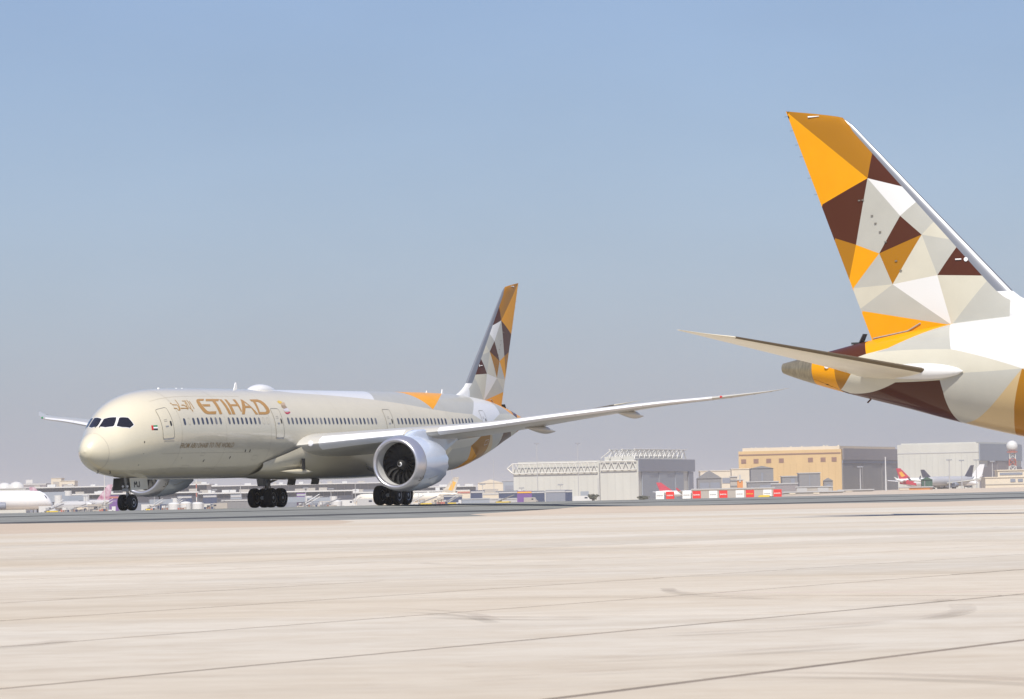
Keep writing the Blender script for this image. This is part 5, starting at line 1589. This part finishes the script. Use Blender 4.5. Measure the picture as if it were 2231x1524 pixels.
# boarding bridges
def bridge(u, v, D, label, m=B_GREYD):
    C = base_at(u, D); r = empty('boarding_bridge', C, random.Random(int(u)).uniform(-.5, .5)); tag(r, label, 'boarding bridge', 'boarding bridges at the far stands')
    h = bz(u, v, D)-C.z; h = max(h, 5.5)
    mb = MB(); mb.box((0, 0, h-1.6), (14, 3, 3)); mb.build('tunnel', m, r)
    mb = MB(); mb.lathe([(0, 2.2), (4.2, 2.2)], (8, 0, h-3.8), (0, 0, 1), 14); mb.build('cab', B_TANK, r)
    mb = MB(); mb.box((5, 0, (h-3)/2), (1.2, 2.4, h-3)); mb.build('leg', B_GREYD2, r)
    mb = MB(); mb.box((-4, 1.55, h-1.5), (5, .1, 1.2)); mb.build('window', B_GLASS, r)
for u, v, D, lb in ((88, 1082, 2300, 'grey boarding bridge beside the white aircraft nose'), (112, 1072, 2500, 'boarding bridge above the white aircraft nose'), (150, 1080, 2450, 'boarding bridge left of the maroon tail'), (345, 1088, 2500, 'boarding bridge under the starboard engine'), (640, 1083, 2500, 'boarding bridge right of the starboard main wheels'), (690, 1084, 2450, 'boarding bridge under the belly'), (1035, 1076, 2500, 'dark boarding bridge left of the truss hangar'), (1100, 1070, 2450, 'boarding bridge before the low truss hangar wall')):
    bridge(u, v, D, lb)
# containers and service boxes
def crate(u0, u1, v, D, m, label, band=None):
    um = (u0+u1)/2; C = base_at(um, D); w = bx(u1, D)-bx(u0, D); h = bz(um, v, D)-C.z
    r = empty('cargo_container', C); tag(r, label, 'container', 'containers along the far stands')
    mb = MB(); mb.box((0, 1.5, h/2), (w, 3, h)); mb.build('body', m, r)
    nr = max(3, int(w/1.6))
    for k in range(nr): MB().box((-w/2+w*(k+.5)/nr, -.06, h/2), (.25, .12, h*.94)).build('rib', m, r)
    mb = MB(); mb.box((0, -.15, h*.88), (w*.96, .1, h*.12)); mb.build('top_rail', band or B_STEEL, r)
for a in ((475, 540, 1088, 1700, B_DARK, 'large grey box left of the starboard main wheels'), (960, 1000, 1079, 2300, B_NAVY, 'navy container under the ivory airliner tail'), (1019, 1050, 1069, 2300, B_NAVY, 'navy container right of the ivory airliner tail'), (990, 1018, 1070, 2350, B_CREAM, 'pale pink container beside the ivory tail', B_REDW), (1044, 1080, 1074, 2250, B_CREAM, 'pale container between two navy ones'), (1080, 1122, 1070, 2200, B_NAVY, 'navy container stack left of the purple one'), (1120, 1152, 1070, 2150, B_PURPLE, 'purple and orange container before the truss hangar', T_GOLD), (1150, 1180, 1070, 2200, B_NAVY, 'navy container right of the purple one'), (1182, 1232, 1068, 2150, B_GREYD2, 'long blue grey container before the truss hangar'), (1225, 1240, 1068, 2100, B_NAVY, 'narrow dark container at the end of the row'), (640, 660, 1075, 2500, B_PURPLE, 'small purple container seen under the belly'), (232, 252, 1080, 2300, B_PURPLE, 'small blue violet container beside the nose wheels', B_REDW), (380, 412, 1080, 2500, B_NAVY, 'navy box behind the banded mast'), (436, 466, 1078, 2450, B_NAVY, 'navy box right of the banded mast'), (496, 520, 1078, 2450, B_GREYD, 'grey box before the pale mast'), (1000, 1060, 1086, 1900, B_GREYD, 'low grey blue box below the navy containers'), (1060, 1120, 1086, 1850, B_STEEL, 'low pale grey box below the navy containers')):
    crate(*a)
# service vehicles and ground equipment along the far stands
rv = random.Random(21)
words = ['first','second','third','fourth','fifth','sixth','seventh','eighth','ninth','tenth','eleventh','twelfth','thirteenth','fourteenth','fifteenth','sixteenth','seventeenth','eighteenth']
def wheels(r, xs_, w, rad):
    for x in xs_:
        for sy in (-1, 1): MB().lathe([(-.12, rad), (.12, rad)], (x, sy*w/2, rad), (0, 1, 0), 10).build('wheel', M_RUBBER, r)
def stairs(u, D, label):
    r = empty('boarding_stairs', base_at(u, D), rv.uniform(-.6, .6)); tag(r, label, 'stairs', 'boarding stairs on the far stands')
    MB().box((0, 0, .8), (6.5, 2.2, .7)).build('chassis', B_TANK, r); wheels(r, (-2.2, 2.2), 2.2, .42)
    MB().box((2.6, 0, 1.7), (1.4, 2.0, 1.3)).build('cab', B_TANK, r); MB().box((3.32, 0, 1.9), (.06, 1.7, .6)).build('window', B_GLASS, r)
    for k in range(9): MB().box((-3+.62*k, 0, 1.3+.36*k), (.6, 1.6, .12)).build('step', B_STEEL, r)
    for sy in (-1, 1): MB().bar((-3.2, sy*.9, 2.1), (2.4, sy*.9, 5.4), .09, 5).bar((-3.2, sy*.9, 1.2), (2.4, sy*.9, 4.4), .12, 5).build('handrail', B_TANK, r)
    MB().box((2.8, 0, 4.4), (1.6, 1.9, .15)).build('platform', B_STEEL, r)
def loader(u, D, label):
    r = empty('belt_loader', base_at(u, D), rv.uniform(-.6, .6)); tag(r, label, 'belt loader', 'belt loaders on the far stands')
    MB().box((0, 0, .8), (5, 1.9, .7)).build('chassis', rv.choice([B_YEL, B_TANK, B_CONC]), r); wheels(r, (-1.7, 1.7), 1.9, .4)
    q = MB().box((0, 0, 0), (7.5, 1.0, .3)).build('belt', B_DARK, r); q.location = (.6, 0, 2.2); q.rotation_euler = (0, -.34, 0)
    MB().box((-1.6, .6, 1.7), (1.1, .7, 1.1)).build('cab', B_STEEL, r)
def cart(u, D, label):
    r = empty('baggage_cart', base_at(u, D), rv.uniform(-.3, .3)); tag(r, label, 'cart', 'baggage carts on the far stands')
    MB().box((0, 0, .6), (3.2, 1.7, .15)).build('deck', B_STEEL, r); wheels(r, (-1.1, 1.1), 1.6, .3)
    for x in (-1.5, 1.5):
        for y in (-.75, .75): MB().bar((x, y, .6), (x, y, 2.3), .05, 5).build('post', B_STEEL, r)
    MB().box((0, 0, 2.35), (3.3, 1.8, .12)).build('canopy', rv.choice([B_TANK, B_CREAM, B_NAVY]), r)
    for k in range(4): MB().box((-1.1+.72*k, rv.uniform(-.3, .3), .68+rv.uniform(.25, .45)), (.62, .5, rv.uniform(.5, .9))).build('suitcase', rv.choice([B_NAVY, B_BROWN, B_CONC, B_REDW, B_DARK]), r)
us_v = [98, 141, 176, 205, 318, 352, 440, 470, 752, 792, 934, 1150, 1262]
cols = [B_TANK, B_STEEL, B_CREAM, B_CONC, B_TANK, B_NAVY, B_WHITE, B_CONC]
for i, u in enumerate(us_v):
    vehicle('service_truck', u, 1100, rv.uniform(1500, 1900), rv.uniform(4.8, 7), rv.uniform(2.3, 3.3), cols[i % 8], words[i]+' service vehicle from the left along the far stands', 'truck', 'service vehicles along the far stands', rv.choice([0, PI, .3, -.4]), rv.choice(['van', 'truck', 'van']))
for i, u in enumerate((118, 190, 226, 336, 378, 676, 770, 905, 985)):
    stairs(u, rv.uniform(1600, 2000), words[i]+' boarding stairs from the left on the far stands')
for i, u in enumerate((108, 158, 212, 326, 366, 458, 655, 710, 922, 972, 1090)):
    loader(u, rv.uniform(1450, 1700), words[i]+' belt loader from the left on the far stands')
for i, u in enumerate((130, 149, 168, 184, 198, 219, 331, 345, 360, 390, 448, 665, 685, 700, 945, 958)):
    cart(u, rv.uniform(1350, 1500), words[i]+' baggage cart from the left on the far stands')
# lamp posts and fence of the far stands
for i, u in enumerate((70, 180, 330, 462, 560, 660, 715, 905, 1045, 1130, 1215)):
    mast(u, hor(u)-rv.uniform(26, 38), rv.uniform(2000, 2600), words[i]+' short lamp post from the left on the far stands', .16)
# round storage tanks
for u, v, D, lb in ((398, 1093, 1500, 'round white tank right of the starboard engine'), (424, 1094, 1500, 'round white tank below the banded mast'), (727, 1090, 1600, 'round white tank left of the engine under the belly'), (372, 1095, 1450, 'cream tank left of the two white tanks')):
    C = base_at(u, D); h = bz(u, v, D)-C.z; r = empty('storage_tank', C); tag(r, lb, 'tank', 'round tanks')
    MB().lathe([(0, 1.9), (h*.82, 1.9), (h*.94, 1.5), (h, .3)], (0, 0, 0), (0, 0, 1), 18).build('shell', B_TANK, r, True)
    MB().bar((1.95, -.2, 0), (1.95, -.2, h*.9), .08).bar((1.95, .2, 0), (1.95, .2, h*.9), .08).build('ladder', B_STEEL, r)
# trees near the sheds and hangars
def tree(u, v, D, label, w=5):
    C = base_at(u, D); h = bz(u, v, D)-C.z; r = empty('tree', C); tag(r, label, 'tree', 'small trees on the far airfield')
    MB().bar((0, 0, 0), (0, 0, h*.6), .3, 7, .12).bar((0, 0, h*.4), (w*.25, .3, h*.75), .12, 5, .05).bar((0, 0, h*.35), (-w*.25, -.2, h*.7), .12, 5, .05).build('trunk', B_BROWN, r)
    rr = random.Random(int(u)); vs = []; fs = []
    for k in range(420):
        while True:
            q = Vector((rr.uniform(-1, 1), rr.uniform(-1, 1), rr.uniform(-1, 1)))
            if .25 < q.length < 1: break
        q = Vector((q.x*w/2*(1+.25*math.sin(5*q.z)), q.y*w/2, h*.68+q.z*h*.34))
        d = [Vector((rr.gauss(0, .35), rr.gauss(0, .35), rr.gauss(0, .3))) for _ in range(3)]
        b = len(vs); vs += [q+d[0], q+d[1], q+d[2]]; fs.append((b, b+1, b+2))
    newmesh('crown', vs, fs, B_TREE, r, False)
for i, (u, v) in enumerate(((1284, 1078), (1394, 1082))):
    tree(u, v, 2050-30*i, ['bushy tree before the low truss hangar wall', 'small tree at the corner of the truss hangar', 'small tree beside the dark gabled shed', 'small tree beside the orange lifting rig'][i], 5)

# ------------------------------------------------------------------ dusty air
hz = MB(); hz.box((0, 6000, 26), (16000, 13000, 60))
haze = hz.build('haze', None)
hm = bpy.data.materials.new('dusty_air'); hm.use_nodes = True
hn = hm.node_tree; hn.nodes.clear()
ho = hn.nodes.new('ShaderNodeOutputMaterial'); hv = hn.nodes.new('ShaderNodeVolumePrincipled')
hv.inputs['Color'].default_value = (.96, .935, .90, 1); hv.inputs['Density'].default_value = 0.00007; hv.inputs['Anisotropy'].default_value = .25
hn.links.new(hv.outputs[0], ho.inputs['Volume'])
haze.data.materials.append(hm); tag(haze, kind='stuff')
